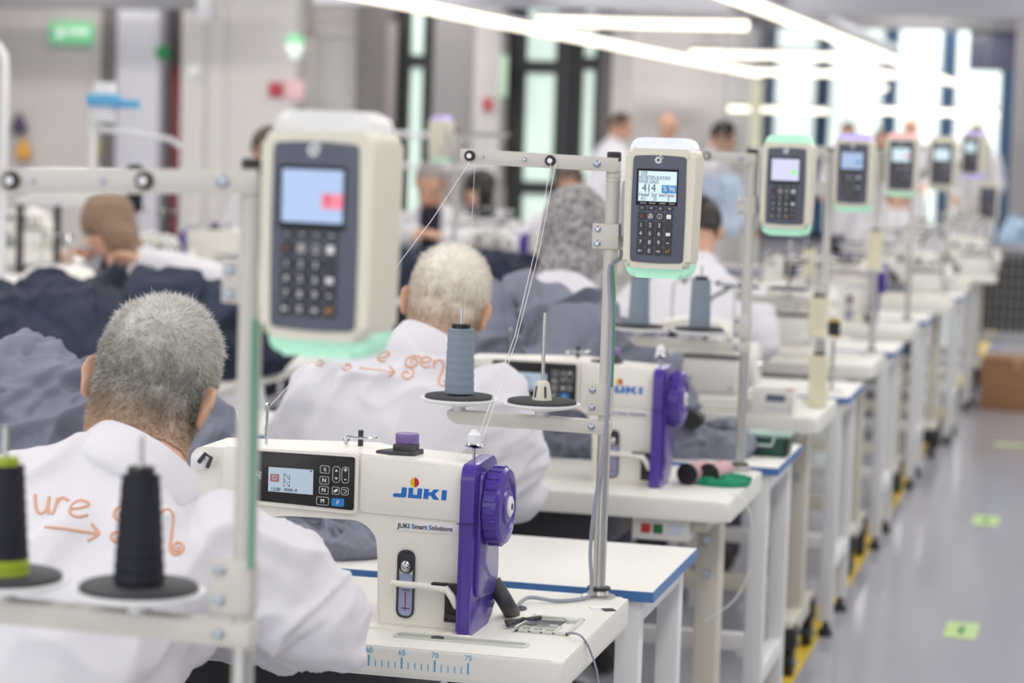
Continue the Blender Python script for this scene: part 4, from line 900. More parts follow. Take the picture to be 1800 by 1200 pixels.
def person(label, J, origin, rz=0, vox=.009, skin=None, hair=None, hairmat=None, coat=mCoat, shirt=None, stand=False, scarf=None, face=True, folds=.007, seed=1, stool=True, hs=1.0, nr=.058, headw=1.0):
    """J: joints in local space (x right, y forward): pelvis, neck, head, look, shL.. ; local to origin, turned by rz"""
    skin = skin or mSkin
    root = thing('person', label, 'person', origin, rz, 'people in white coats')
    V = {k: Vector(v) for k, v in J.items() if k not in ('curl', 'sleeve')}
    pel, nk, hd = V['pelvis'], V['neck'], V['head']
    look = V['look'].normalized(); hr = V.get('hright', Vector((1, 0, 0))); hr = (hr-look*hr.dot(look)).normalized(); hu = hr.cross(look)
    H = Matrix((hr, look, hu)).transposed()
    def h(x, y, z): return hd+H@Vector((x*hs*headw, y*hs, z*hs))
    sax = (V['shR']-V['shL']).normalized()
    low = pel-Vector((0, 0, .13)) if not stand else pel-Vector((0, 0, .1))
    ctrl = (pel+nk)/2+Vector(J.get('bow', (0, -.03, .04)))
    def sp(t): return (1-t)**2*pel+2*t*(1-t)*ctrl+t*t*nk
    def torso(bm, g, bottom=None):
        hw = (V['shR']-V['shL']).length/2
        R_ = []
        if bottom is not None:
            for c, a, b_ in bottom: R_.append((c, Vector((1, 0, 0)), Vector((0, 1, 0)), a, b_))
        else: R_.append((low, Vector((1, 0, 0)), Vector((0, 1, 0)), .155+g, .115+g))
        for t, rx, ry in ((0, .168, .125), (.2, .158, .122), (.42, .165, .125), (.62, .182, .128), (.78, hw*.97, .115), (.88, hw*.80, .098), (.95, hw*.52, .082), (1.0, .072, .07)):
            tg = (sp(min(1, t+.02))-sp(max(0, t-.02))).normalized(); ax = Vector((1, 0, 0)).lerp(sax, t); ax = (ax-tg*ax.dot(tg)).normalized()
            R_.append((sp(t), ax, tg.cross(ax), rx+g, ry+g))
        loft(bm, R_)
    # body
    b = new()
    ball(b, h(0, -.008, .022), (.076*hs*headw, .095*hs, .088*hs), 3, H); ball(b, h(0, .03, -.025), (.062*hs*headw, .066*hs, .085*hs), 3, H)
    ball(b, h(0, .045, -.08), (.046*hs, .045*hs, .034*hs), 2, H); ball(b, h(0, -.035, -.03), (.066*hs*headw, .06*hs, .06*hs), 2, H)
    cone(b, h(0, .088, .0), h(0, .108, -.03), .008, .013, 10); ball(b, h(0, .108, -.032), .0125, 2)
    for s in (-1, 1):
        er = H@Matrix.Rotation(s*R(24), 3, 'Z')@Matrix.Rotation(R(-10), 3, 'X')
        ball(b, h(s*.0785, -.012, -.022), (.0085*hs, .021*hs, .034*hs), 2, er); ball(b, h(s*.086, -.019, -.012), (.006*hs, .016*hs, .022*hs), 2, er)
        ball(b, h(s*.033, .075, .016), (.026, .014, .008), 2, H)
    ball(b, h(0, .09, -.062), (.024, .012, .012), 2, H)
    limb(b, [h(0, -.02, -.05), (h(0, -.02, -.09)+nk)/2, nk, nk-Vector((0, 0, .06))], [nr, nr, nr*1.08, nr*1.2])
    torso(b, -.014)
    for s, L in (('L', -1), ('R', 1)):
        limb(b, [V['sh'+s], V['el'+s], V['ha'+s]], [.05, .04, .027]); d = V['ha'+s]-V['el'+s]
        hand(b, V['ha'+s], d, Vector(J.get('palm'+s, (0, 0, 1))), L, J.get('curl', .6))
        if stand: hip = pel+Vector((L*.09, 0, -.04)); limb(b, [hip, pel+Vector((L*.1, .02, -.45)), Vector((pel.x+L*.1, pel.y, .07))], [.08, .055, .036]); limb(b, [Vector((pel.x+L*.1, pel.y, .045)), Vector((pel.x+L*.1, pel.y+.13, .045))], [.026, .022])
        else: hip = pel+Vector((L*.09, 0, -.05)); kn = pel+Vector((L*.13, .4, -.04)); limb(b, [hip, kn, Vector((kn.x, kn.y+.0, .09))], [.08, .058, .036]); limb(b, [Vector((kn.x, kn.y, .05)), Vector((kn.x, kn.y+.13, .045))], [.026, .022])
    link('body', remesh(b, 'body', vox*.75, 3), skin, root)
    # trousers
    b = new()
    for L in (-1, 1):
        if stand: limb(b, [pel+Vector((L*.09, 0, -.02)), pel+Vector((L*.1, .02, -.45)), Vector((pel.x+L*.1, pel.y, .09))], [.1, .075, .066])
        else: kn = pel+Vector((L*.13, .4, -.04)); limb(b, [pel+Vector((L*.09, 0, -.04)), kn, Vector((kn.x, kn.y, .09))], [.1, .078, .066])
    link('trousers', remesh(b, 'trousers', vox*1.8, 2), mTrouser, root)
    for L in (-1, 1):
        fx, fy = (pel.x+L*.1, pel.y+.05) if stand else (pel.x+L*.13, pel.y+.45)
        b = new(); ball(b, (fx, fy, .05), (.052, .145, .05), 2); ball(b, (fx, fy-.07, .075), (.048, .065, .06), 2); obj('shoe', remesh_bm(b), mBlack, root, local=True)
    # coat
    b = new()
    if stand: bottom = [(pel-Vector((0, 0, .42)), .215, .18), (pel-Vector((0, 0, .2)), .2, .165)]
    else: bottom = [(pel-Vector((0, .03, .2)), .225, .2), (pel-Vector((0, .02, .08)), .205, .175)]
    torso(b, .014, bottom)
    sl = J.get('sleeve', (.078, .068, .05))
    for s in 'LR':
        w = V['ha'+s]; e = V['el'+s]; limb(b, [V['sh'+s]-Vector((0, 0, .012)), V['sh'+s].lerp(e, .5), e, e.lerp(w, .88)], [sl[0]*.93, sl[0], sl[1], sl[2]])
    me = remesh(b, 'coat', vox, 7)
    a = verts_of(me); n = normals_of(me)
    Q = a*1.0; wv = np.stack([noise(a*5+seed, seed), noise(a*5+7, seed+1), noise(a*5+13, seed+2)], -1)*.05
    Q = Q+wv
    f = np.clip(1-np.abs(noise(Q*[6, 6, 11]+seed, seed+3))*2.2, 0, 1)**1.3; f2 = np.clip(1-np.abs(noise((Q@np.array([[.8, 0, .6], [0, 1, 0], [-.6, 0, .8]]))*[16, 9, 7]+3, seed+4))*2.4, 0, 1)**1.5
    # tighter wrap folds around the elbows
    k = np.zeros(len(a)); 
    for s in 'LR':
        dd = np.linalg.norm(a-np.array(V['el'+s]), axis=1); k += np.exp(-(dd/.13)**2)
    ax = np.array((V['elR']-V['shR']).normalized())
    f3 = np.clip(1-np.abs(noise(np.stack([Q@ax*26, Q[:, 2]*7, Q[:, 1]*7], -1), seed+5))*2.2, 0, 1)**1.3
    disp = folds*(.9*f+.55*f2-.5)*(1-.3*np.clip(k, 0, 1))+folds*1.1*k*(f3-.35)
    set_verts(me, a+n*disp[:, None])
    co = link('coat', me, coat, root)
    # collar
    if coat:
        b = new(); tg = (sp(1)-sp(.9)).normalized(); ax = (sax-tg*sax.dot(tg)).normalized(); ay = tg.cross(ax); K = 30; prof = [(.0, -.02), (.0, .034), (.003, .039), (.007, .036), (.016, .012), (.026, -.014), (.024, -.024), (.01, -.03)]
        rings = []
        for i in range(K):
            t = 2*PI*i/K; rad = ax*math.cos(t)+ay*math.sin(t); br = .5+.5*math.cos(t+PI/2)   # back of the neck stands higher
            rings.append([b.verts.new(nk+tg*.0+rad*((nr*1.14 if abs(math.cos(t)) > .5 else nr*1.1)+p_)+tg*(q_*(.75+.35*br))) for p_, q_ in prof])
        for i in range(K):
            for j in range(len(prof)): b.faces.new((rings[i][j], rings[(i+1) % K][j], rings[(i+1) % K][(j+1) % len(prof)], rings[i][(j+1) % len(prof)]))
        obj('collar', b, coat, root, 60, local=True)
    if shirt:
        b = new(); c0 = sp(.62)-sp(.62); 
        for t0 in (.45, .6, .75, .88, .97):
            tg = (sp(min(1, t0+.02))-sp(t0-.02)).normalized(); ax = (sax-tg*sax.dot(tg)).normalized(); ay = tg.cross(ax)
            ball(b, sp(t0)+ay*(.105-.055*max(0, t0-.75)/.25), (.068+.02*(1-t0), .07, .09), 2, Matrix((ax, ay, tg)).transposed())
        link('shirt', remesh(b, 'shirt', vox*1.2, 3), shirt, root)
    if face:
        for s in (-1, 1): obj('eye', ball(new(), h(s*.032, .083, .0), (.012, .009, .008), 2, H), mEye, root, local=True); obj('eyebrow', ball(new(), h(s*.034, .09, .02), (.018, .006, .004), 2, H), hairmat if hairmat and not scarf else mHairBlack, root, local=True)
        obj('mouth', ball(new(), h(0, .1, -.062), (.021, .007, .006), 2, H), mLip, root, local=True)
    if hair == 'cap':
        b = new(); ball(b, h(0, -.014, .026), (.083*hs*headw, .098*hs, .092*hs), 3, H); ball(b, h(0, -.04, -.01), (.074*hs, .066*hs, .07*hs), 3, H)
        loc = H.transposed()
        dl = [v for v in b.verts if (loc@(v.co-hd)).y > .052+.25*max(0, .06-(loc@(v.co-hd)).z)-.0 and (loc@(v.co-hd)).z < .062 or (loc@(v.co-hd)).z < -.055+.3*max(0, (loc@(v.co-hd)).y+.05)]
        bmesh.ops.delete(b, geom=dl, context='VERTS'); obj('hair', b, hairmat or mHairBlack, root, 80, local=True)
    if scarf:
        b = new(); ball(b, h(0, -.014, .032), (.098*hs, .112*hs, .102*hs), 3, H); ball(b, h(0, .015, -.105), (.06*hs, .066*hs, .045*hs), 2, H)
        for s in (-1, 1): ball(b, h(s*.064, .012, -.03), (.046*hs, .066*hs, .09*hs), 2, H); ball(b, h(0, -.03, -.04), (.08*hs, .08*hs, .085*hs), 3, H)
        loft(b, [(nk-Vector((0, 0, .04)), hr, look-Vector((0, 0, look.z)), .1, .1), (nk+Vector((0, 0, .02)), hr, look, .085, .085), (h(0, -.01, -.07), hr, look, .07, .08), (h(0, -.02, 0), hr, look, .07, .07)])
        me = remesh(b, 'headscarf', vox*.7, 4); a = verts_of(me); n = normals_of(me)
        f = np.clip(1-np.abs(noise(np.stack([a[:, 0]*9+a[:, 2]*10, a[:, 1]*9, a[:, 2]*5], -1)+seed, seed+8))*2.3, 0, 1)
        set_verts(me, a+n*(.007*(f-.4))[:, None]); link('headscarf', me, scarf, root)
    if not stand:
        w_ = Matrix.Rotation(rz, 3, 'Z')@Vector((pel.x, pel.y-.02, 0))+Vector(origin); st_ = thing('work_stool', 'dark stool under the '+' '.join(label.split()[:12]), 'stool', w_, rz, 'work stools under the seated people'); sz_ = pel.z-.145
        obj('seat', lathe(new(), [(0, -.04), (.15, -.04), (.165, -.02), (.16, 0), (0, 0)], (0, 0, sz_), n=24), mDark, st_, local=True); obj('column', cone(new(), (0, 0, .05), (0, 0, sz_-.03), .022, n=12), mSteel, st_, local=True)
        for k_ in range(5): obj('foot', tube(new(), [(0, 0, .07), (.12*math.cos(k_*1.2566+.3), .12*math.sin(k_*1.2566+.3), .05), (.22*math.cos(k_*1.2566+.3), .22*math.sin(k_*1.2566+.3), .018)], .016, 8), mBlack, st_, local=True)
    return root, co, H, hd
def strands(root, H, hd, mat, N, hs, headw, seed, lo=-.07, lens=(.009, .015), front=.075):
    "short cropped hair: a close under layer and thousands of fine tapered strands"
    rs = np.random.RandomState(seed); body = [c for c in root.children if c.name.split('.')[0] == 'body'][0].data
    Hn = np.array(H); hdn = np.array(hd); a = verts_of(body); loc = (a-hdn)@Hn/hs; n = normals_of(body)
    lim = lo+.035*np.clip(loc[:, 1]/.07, -.6, 1)+.006*noise(a*60, 2)
    ear = (np.abs(np.abs(loc[:, 0])-.084) < .012)*(loc[:, 2] < .016)*(loc[:, 1] > -.042)*(loc[:, 1] < .02)*(np.abs(loc[:, 0]) > .0775*headw)
    ok = (loc[:, 2] > lim)*(loc[:, 1] < front)*(~ear)*(np.linalg.norm(loc, axis=1) < .14)
    quads = [p.vertices[:] for p in body.polygons if all(ok[v] for v in p.vertices)]
    under = {}; V = []; Fc = []
    for q_ in quads:
        f_ = []
        for v in q_:
            if v not in under: under[v] = len(V); V.append(a[v]+n[v]*(.0016*min(1, max(0, (loc[v, 2]-lim[v])/.04))+.0004))
            f_.append(under[v])
        Fc.append(f_)
    me = bpy.data.meshes.new('hair'); 
    qs = np.array([q_[:3] for q_ in quads]); pick = rs.randint(0, len(qs), N); w = rs.dirichlet((1, 1, 1), N)
    base = (a[qs[pick]]*w[:, :, None]).sum(1); nn = (n[qs[pick]]*w[:, :, None]).sum(1); nn /= np.linalg.norm(nn, axis=1)[:, None]
    lb = (base-hdn)@Hn/hs; dens = np.clip((lb[:, 2]-lo+.005)/.045, .12, 1)
    flow = -Hn[:, 2]*.55*np.clip(1-lb[:, 2:3]/.1, 0, 1)+Hn[:, 1]*.75*np.clip(lb[:, 2:3]/.09, 0, 1)+.28*rs.randn(N, 3)
    # a loose swirl at the crown
    flow += np.cross(nn, Hn[:, 2])*(.35*noise(base*14, 3))[:, None]
    d = nn*.55+flow; d /= np.linalg.norm(d, axis=1)[:, None]
    L = (lens[0]+(lens[1]-lens[0])*rs.rand(N))*(.3+.7*dens)*(1+.5*(lb[:, 2] > .06))
    sd = np.cross(d, rs.randn(N, 3)); sd /= np.linalg.norm(sd, axis=1)[:, None]; sd *= .00042
    mid = base+d*L[:, None]*.55; tip = base+d*L[:, None]+(flow*.25-nn*.12)*L[:, None]*.5
    o = len(V); V = np.concatenate([np.array(V), np.stack([base-sd, base+sd, mid-sd*.8, mid+sd*.8, tip], 1).reshape(-1, 3)])
    i = o+np.arange(N)*5
    Fc = Fc+np.stack([i, i+1, i+3, i+2], -1).tolist()+np.stack([i+2, i+3, i+4], -1).tolist()
    me.from_pydata(V.tolist(), [], Fc); me.update(); me.shade_smooth()
    ob = link('hair', me, mat, root); return ob
def hair_mat(name, c_under, c_dark, c_light, hd, H, hs, tan):
    "cropped hair colour: patches of grey, lighter top and sides, skin showing in the fade low on the neck"
    m = bpy.data.materials.new(name); m.use_nodes = True; nt = m.node_tree; b = nt.nodes['Principled BSDF']; b.inputs['Roughness'].default_value = .6
    tc = nt.nodes.new('ShaderNodeTexCoord'); nz = nt.nodes.new('ShaderNodeTexNoise'); nz.inputs['Scale'].default_value = 26; nz.inputs['Detail'].default_value = 4
    nt.links.new(tc.outputs['Object'], nz.inputs['Vector'])
    ge = nt.nodes.new('ShaderNodeNewGeometry')
    ad = nt.nodes.new('ShaderNodeMath'); ad.operation = 'MULTIPLY_ADD'; ad.inputs[1].default_value = .55; nt.links.new(ge.outputs['Random Per Island'], ad.inputs[0])
    sp = nt.nodes.new('ShaderNodeVectorMath'); sp.operation = 'DOT_PRODUCT'; sp.inputs[1].default_value = H.col[2]
    sb2 = nt.nodes.new('ShaderNodeVectorMath'); sb2.operation = 'SUBTRACT'; sb2.inputs[1].default_value = hd
    nt.links.new(tc.outputs['Object'], sb2.inputs[0]); nt.links.new(sb2.outputs[0], sp.inputs[0])
    mr = nt.nodes.new('ShaderNodeMapRange'); mr.inputs[1].default_value = -.075; mr.inputs[2].default_value = .1; nt.links.new(sp.outputs['Value'], mr.inputs[0])
    s1 = nt.nodes.new('ShaderNodeMath'); s1.operation = 'MULTIPLY_ADD'; s1.inputs[1].default_value = .75; nt.links.new(nz.outputs[0], s1.inputs[0])
    s0 = nt.nodes.new('ShaderNodeMath'); s0.operation = 'MULTIPLY_ADD'; s0.inputs[1].default_value = .55; s0.inputs[2].default_value = -.45; nt.links.new(mr.outputs[0], s0.inputs[0]); nt.links.new(s0.outputs[0], s1.inputs[2])
    nt.links.new(s1.outputs[0], ad.inputs[2])
    cr = nt.nodes.new('ShaderNodeValToRGB'); e = cr.color_ramp.elements; e[0].position = .05; e[0].color = (*lin(c_dark), 1); e[1].position = .95; e[1].color = (*lin(c_light), 1)
    x = e.new(.4); x.color = (*lin(c_under), 1)
    nt.links.new(ad.outputs[0], cr.inputs[0])
    mx = nt.nodes.new('ShaderNodeMix'); mx.data_type = 'RGBA'; mx.inputs[6].default_value = (*lin(tan), 1); nt.links.new(cr.outputs[0], mx.inputs[7])
    m2 = nt.nodes.new('ShaderNodeMapRange'); m2.inputs[1].default_value = -.1*hs; m2.inputs[2].default_value = -.03*hs; nt.links.new(sp.outputs['Value'], m2.inputs[0]); nt.links.new(m2.outputs[0], mx.inputs[0])
    nt.links.new(mx.outputs[2], b.inputs['Base Color']); return m
def loc_(o, p): return Vector(p)-Vector(o)
# --- first man (back view, head bent)
def seated_back(label, hx, hy, Yh, k, seed, vox, arms, skin, hs=1.0, **kw):
    "k: pixels per metre scale helper; joints from the photo at sensible depths"
    O = Vector((at(hx, hy, Yh).x-.08, Yh-.24, 0))
    J = arms(O); return person(label, J, O, 0, vox, skin, face=False, seed=seed, hs=hs, **kw) + (O,)
def arms1(O):
    a = lambda x, y, Y: tuple(at(x, y, Y)-O)
    hd = at(274, 668, 3.2)-O
    return dict(pelvis=(-.03, .0, .62), neck=a(240, 838, 3.1), head=tuple(hd), look=(-.14, .9, -.36), hright=(1, .14, -.25), bow=(-.02, -.05, .05),
                shL=a(-75, 960, 3.06), shR=a(392, 950, 3.08), elL=a(-170, 1330, 3.05), elR=a(572, 1098, 3.14), haL=a(60, 1130, 3.74), haR=a(300, 1080, 3.74), sleeve=(.085, .074, .054))
m1, coat1, H1, hd1, O1 = seated_back('grey haired man in a white coat seen from behind at the focused machine', 274, 642, 3.2, 1, 5, .0062, arms1, mSkin2, hs=1.06, folds=.018, nr=.068)
strands(m1, H1, hd1, hair_mat('grey_crop', (172, 169, 162), (116, 111, 104), (232, 230, 225), hd1, H1, 1.06, (208, 176, 150)), 42000, 1.06, 1.0, 3, lo=-.118)
def arms2(O):
    a = lambda x, y, Y: tuple(at(x, y, Y)-O)
    hd = at(788, 527, 5.0)-O
    return dict(pelvis=(-.06, .08, .62), neck=a(755, 622, 4.92), head=tuple(hd), look=(-.16, .9, -.3), hright=(1, .14, -.18), bow=(-.02, -.04, .05),
                shL=a(560, 690, 4.88), shR=a(868, 690, 4.9), elL=a(500, 890, 4.92), elR=a(906, 850, 4.96), haL=a(640, 860, 5.5), haR=a(800, 880, 5.5), sleeve=(.082, .074, .052))
m2, coat2, H2, hd2, O2 = seated_back('white haired man in a white coat seen from behind at the second machine', 788, 500, 5.0, 1, 9, .0075, arms2, mSkin, hs=1.07, folds=.015, nr=.066)
strands(m2, H2, hd2, hair_mat('white_crop', (218, 207, 190), (186, 166, 144), (243, 239, 231), hd2, H2, 1.07, (208, 172, 146)), 20000, 1.07, 1.0, 4, lo=-.11)
# --- embroidery sewn on the coats (strokes laid onto the cloth)
def embroider(root, coat, O, strokes, rad):
    bpy.context.view_layer.update()
    me = coat.data; tree = BVHTree.FromPolygons([v.co[:] for v in me.vertices], [p.vertices[:] for p in me.polygons])
    for nm, st in strokes:
        b = new(); ok = False
        for pts in st:
            out = []
            for p in smoothpts([(x, y, 0) for x, y in pts], 5):
                t = at(p.x, p.y, 3.0); d = (t-CAMP).normalized(); hit, nn, i, ds = tree.ray_cast(CAMP-O, d)
                if hit is not None: out.append(hit-d*.0006)
            if len(out) > 2: tube(b, out, rad, 6); ok = True
        if ok: obj(nm, b, mEmb, root, 70, local=True)
        else: b.free()
def c1(l): return [(x/2.4, 700+y/2.4) for x, y in l]
def c3(l): return [(420+x/2.609, 500+y/2.609) for x, y in l]
sp_ = lambda cx, cy, r0, r1, a0, a1, n=14: [(cx+(r0+(r1-r0)*k/(n-1))*math.cos(a0+(a1-a0)*k/(n-1)), cy+(r0+(r1-r0)*k/(n-1))*math.sin(a0+(a1-a0)*k/(n-1))) for k in range(n)]
E1 = [('letter', [c1([(148, 405), (150, 450), (160, 480), (182, 483), (198, 460), (207, 415)]), c1([(207, 415), (203, 460), (206, 488)])]),
      ('letter', [c1([(242, 420), (232, 460), (222, 488)]), c1([(232, 456), (248, 428), (268, 418), (288, 432)])]),
      ('letter', [c1([(296, 466), (335, 462), (373, 450), (362, 434), (332, 432), (303, 450), (294, 474), (308, 494), (338, 499), (370, 490)])]),
      ('arrow', [c1([(190, 542), (260, 548), (340, 560), (414, 570)]), c1([(386, 528), (402, 548), (416, 570), (396, 586), (370, 600)])]),
      ('letter', [c1([(562, 452), (535, 450), (505, 456), (485, 475), (484, 500), (505, 516), (535, 512), (552, 490), (545, 470), (522, 468), (506, 486), (512, 502), (528, 498), (526, 482)]), c1([(500, 518), (520, 532), (545, 548), (548, 580), (525, 604), (495, 608), (472, 592), (474, 570), (496, 562), (512, 574), (508, 590), (494, 588)])]),
      ('letter', [c1([(590, 500), (630, 502), (655, 490), (640, 470), (610, 468), (590, 490), (595, 520), (625, 532), (650, 524)])]),
      ('letter', [c1([(672, 470), (668, 530)]), c1([(670, 495), (690, 472), (715, 470), (730, 490), (730, 530), (722, 590), (716, 630), (728, 656), (752, 658), (772, 640), (768, 616), (748, 609), (732, 622), (736, 642), (752, 643), (755, 630), (746, 628)])])]
embroider(m1, coat1, O1, E1, .0021)
E2 = [('letter', [c3(sp_(372, 352, 22, 5, 2.8, -3.5))]), ('letter', [c3(sp_(498, 374, 24, 5, 3.0, -3.5))]), ('letter', [c3([(640, 335), (668, 332), (690, 320), (676, 306), (650, 310), (636, 332), (648, 350), (672, 350)])]),
      ('arrow', [c3([(552, 382), (600, 388), (660, 396), (712, 402)]), c3([(692, 376), (712, 402), (686, 420)])]),
      ('letter', [c3([(838, 334), (810, 328), (780, 334), (764, 352), (772, 374), (800, 376), (820, 356), (808, 340), (790, 348), (794, 362)]), c3([(782, 378), (800, 392), (798, 416), (776, 432), (752, 424), (752, 404), (770, 398), (778, 410)])]),
      ('letter', [c3([(838, 356), (862, 356), (882, 346), (868, 332), (846, 336), (834, 356), (846, 376), (876, 376)])]),
      ('letter', [c3([(896, 346), (894, 384)]), c3([(895, 362), (912, 346), (934, 352), (938, 380), (922, 420), (916, 448), (932, 464), (950, 456), (948, 440), (936, 444)])])]
embroider(m2, coat2, O2, E2, .0022)
# --- the other people: one seated and one standing set of joints, posed per person
def jseat(lean=.18, side=0, hz=1.2, look=(0, .8, -.45), ha=((-.16, .48, .92), (.14, .5, .9)), el=((-.27, .2, .86), (.27, .22, .86)), **k):
    d = dict(pelvis=(0, 0, .6), neck=(side, lean, hz-.12), head=(side*1.3, lean+.07, hz+.02), look=look, shL=(side-.185, lean-.01, hz-.21), shR=(side+.185, lean-.01, hz-.21), elL=el[0], elR=el[1], haL=ha[0], haR=ha[1]); d.update(k); return d
def jstand(h=1.7, lean=.05, look=(0, 1, -.2), **k):
    d = dict(pelvis=(0, 0, .93), neck=(0, lean, h-.24), head=(0, lean+.05, h-.1), look=look, shL=(-.19, lean, h-.33), shR=(.19, lean, h-.33), elL=(-.25, lean+.02, h-.6), elR=(.25, lean+.02, h-.6), haL=(-.2, lean+.2, h-.72), haR=(.2, lean+.2, h-.72)); d.update(k); return d
def put(label, hx, hy, Y, J, rz, **k):
    "stand the person so that the head falls at the photo's place"
    h_ = Matrix.Rotation(rz, 3, 'Z')@Vector(J['head']); w = at(hx, hy, Y); dz = w.z-h_.z
    for kk in J:
        if kk in ('neck', 'head', 'shL', 'shR', 'elL', 'elR', 'haL', 'haR'): J[kk] = tuple(Vector(J[kk])+Vector((0, 0, dz)))
    return person(label, J, (w.x-h_.x, w.y-h_.y, 0), rz, **k)
mScarf = M('patterned_scarf', (150, 147, 147), .8, var=.55, vscale=64)
for n_ in mScarf.node_tree.nodes:
    if n_.type == 'TEX_NOISE' and n_.inputs['Scale'].default_value == 64: n_.inputs['Detail'].default_value = 6; n_.inputs['Distortion'].default_value = 1.5
for n_ in mScarf.node_tree.nodes:
    if n_.type == 'MIX':
        mr_ = mScarf.node_tree.nodes.new('ShaderNodeMapRange'); mr_.inputs[1].default_value = .38; mr_.inputs[2].default_value = .62
        mScarf.node_tree.links.new(n_.inputs[0].links[0].from_socket, mr_.inputs[0]); mScarf.node_tree.links.new(mr_.outputs[0], n_.inputs[0]); break
put('woman in a grey patterned headscarf seen from behind', 1010, 408, 6.72, jseat(.2, .02, hz=1.25), R(0), scarf=mScarf, seed=13, vox=.012, face=False, hs=.98)
put('dark haired operator half hidden behind the sharp terminal', 1228, 402, 8.45, jseat(.2, el=((-.25, .1, .84), (.24, .12, .84)), ha=((-.12, .42, .9), (.1, .42, .9))), R(8), hair='cap', hairmat=mHairBlack, seed=14, vox=.013, face=False)
put('woman in a brown headscarf bent over navy cloth', 190, 396, 9.0, jseat(.36, .0, hz=1.1, look=(-.28, .85, -.42), el=((-.3, .0, .92), (.3, .12, .9)), ha=((-.2, .34, 1.0), (.06, .5, 1.0)), palmL=(0, -.5, 1), curl=1.3, sleeve=(.08, .07, .058)), R(122), scarf=mHijab, shirt=mNavyShirt, seed=15, vox=.009, hs=1.02)
J = jseat(.22, 0, hz=1.2, look=(.05, .8, -.5), el=((-.45, .2, .86), (.36, .18, .88)), ha=((-.08, .46, .93), (.02, .48, .95)), sleeve=(.09, .085, .06))
put('grey haired bearded man in an open white coat over a navy shirt', 757, 322, 13.0, J, R(185), hair='cap', hairmat=mHairGrey, shirt=mNavyShirt, seed=16, vox=.01, hs=1.06)
put('woman in a black headscarf behind the man in the open coat', 842, 332, 14.9, jseat(.12, 0, hz=1.2, look=(.2, 1, -.1)), R(165), scarf=mHairBlack, shirt=mNavyShirt, seed=17, vox=.011)
put('man with short brown hair behind the end of the bright table', 1003, 322, 14.5, jseat(.15, 0, hz=1.2), R(180), hair='cap', hairmat=mHairBrown, seed=18, vox=.012)
put('standing man with brown hair in a white coat turned to the tables', 1092, 222, 19.5, jstand(1.72, .1, look=(.6, .7, -.3)), R(-60), hair='cap', hairmat=mHairBrown, stand=True, seed=19, vox=.012)
put('balding standing man in a white coat by the grey wall', 1174, 222, 20.8, jstand(1.7, look=(.2, 1, -.3)), R(180), hair=None, stand=True, seed=20, vox=.012)
put('standing man with black hair in a white coat near the light pole', 1272, 240, 17.5, jstand(1.7, .1, look=(.3, .8, -.4)), R(-70), hair='cap', stand=True, seed=21, vox=.012)
put('far standing man with black hair behind the lilac topped terminal', 1490, 232, 26, jstand(1.7), R(170), hair='cap', stand=True, seed=22, vox=.014)
put('far man with cropped dark hair between two terminals', 1548, 244, 28, jstand(1.68), R(190), hair='cap', stand=True, seed=23, vox=.014)
put('far balding man behind the pink topped terminal', 1601, 224, 27, jstand(1.75), R(180), hair=None, stand=True, seed=24, vox=.014)
put('far man with brown hair behind the narrow lilac terminal', 1716, 238, 25, jstand(1.7), R(180), hair='cap', hairmat=mHairBrown, stand=True, seed=25, vox=.014)
put('person in a white coat with a cream cap partly behind the large blurred terminal', 470, 262, 11.6, jstand(1.55, .1), R(60), hair='cap', hairmat=mHairBrown, stand=True, seed=26, vox=.012)
put('operator in a white coat bent over a far machine beyond the lilac terminal', 1580, 345, 15.4, jseat(.22), R(0), hair='cap', hairmat=mHairBrown, seed=27, vox=.014, face=False)
# ------------------------------------------------------------------ background fittings
mExit = M('exit_sign_green', (112, 190, 140), .4, emit=.5); mSignW = M('sign_white', (226, 240, 230), .4, emit=.4)
def pxbox(b, x0, y0, x1, y1, Y, d=.03, bev=.004):
    a = at(x0, y1, Y); c = at(x1, y0, Y); return box2(b, (a.x, Y-d, a.z), (c.x, Y, c.z), bev)
t = thing('exit_sign', 'green lit exit sign on the grey wall', 'sign', at(128, 58, BY-.03)); obj('case', pxbox(new(), 91, 41, 166, 76, BY-.01, .06), mExit, t)
obj('running_figure', pxbox(pxbox(new(), 100, 49, 112, 66, BY-.07, .01), 118, 52, 156, 60, BY-.07, .01), mSignW, t)
b = new(); c = at(286, 93, BY-.36); lathe(b, [(0, 0), (.068, 0), (.068, .015), (0, .015)], c, (0, -1, 0), 28); t = thing('round_sign', 'round green sign on the pale column', 'sign', c); obj('disc', b, M('sign_green', (30, 150, 80), .5), t)
obj('symbol', pxbox(new(), 282, 88, 290, 98, c.y-.014, .008), M('dark_green_print', (16, 96, 50), .5), t)
def pxthing(name, label, cat, x0, y0, x1, y1, Y, mat, d=.04, part='panel'):
    t = thing(name, label, cat, at((x0+x1)/2, y1, Y)); obj(part, pxbox(new(), x0, y0, x1, y1, Y, d), mat, t); return t
pxthing('wall_sign', 'crimson square sign on the wide pale column', 'sign', 473, 145, 498, 170, BY-.46, M('crimson_sign', (176, 58, 76), .5), .02, 'plate')
pxthing('wall_sign', 'faded pink square sign beside the crimson one', 'sign', 501, 142, 536, 176, BY-.46, M('pink_sign', (224, 186, 188), .5), .02, 'plate')
pxthing('wall_sign', 'small red sign on the pale column between windows', 'sign', 849, 172, 866, 195, BY-.41, M('red_sign', (188, 70, 84), .5), .02, 'plate')
pxthing('wall_sign', 'tall pale green sign on the pale column between windows', 'sign', 876, 98, 894, 170, BY-.41, M('pale_green_sign', (196, 222, 196), .5), .02, 'plate')
pxthing('banner', 'faded vertical banner with pale blocks on the dark column', 'banner', 676, 40, 700, 220, BY-.31, M('banner_grey', (146, 138, 140), .7), .02, 'sheet')
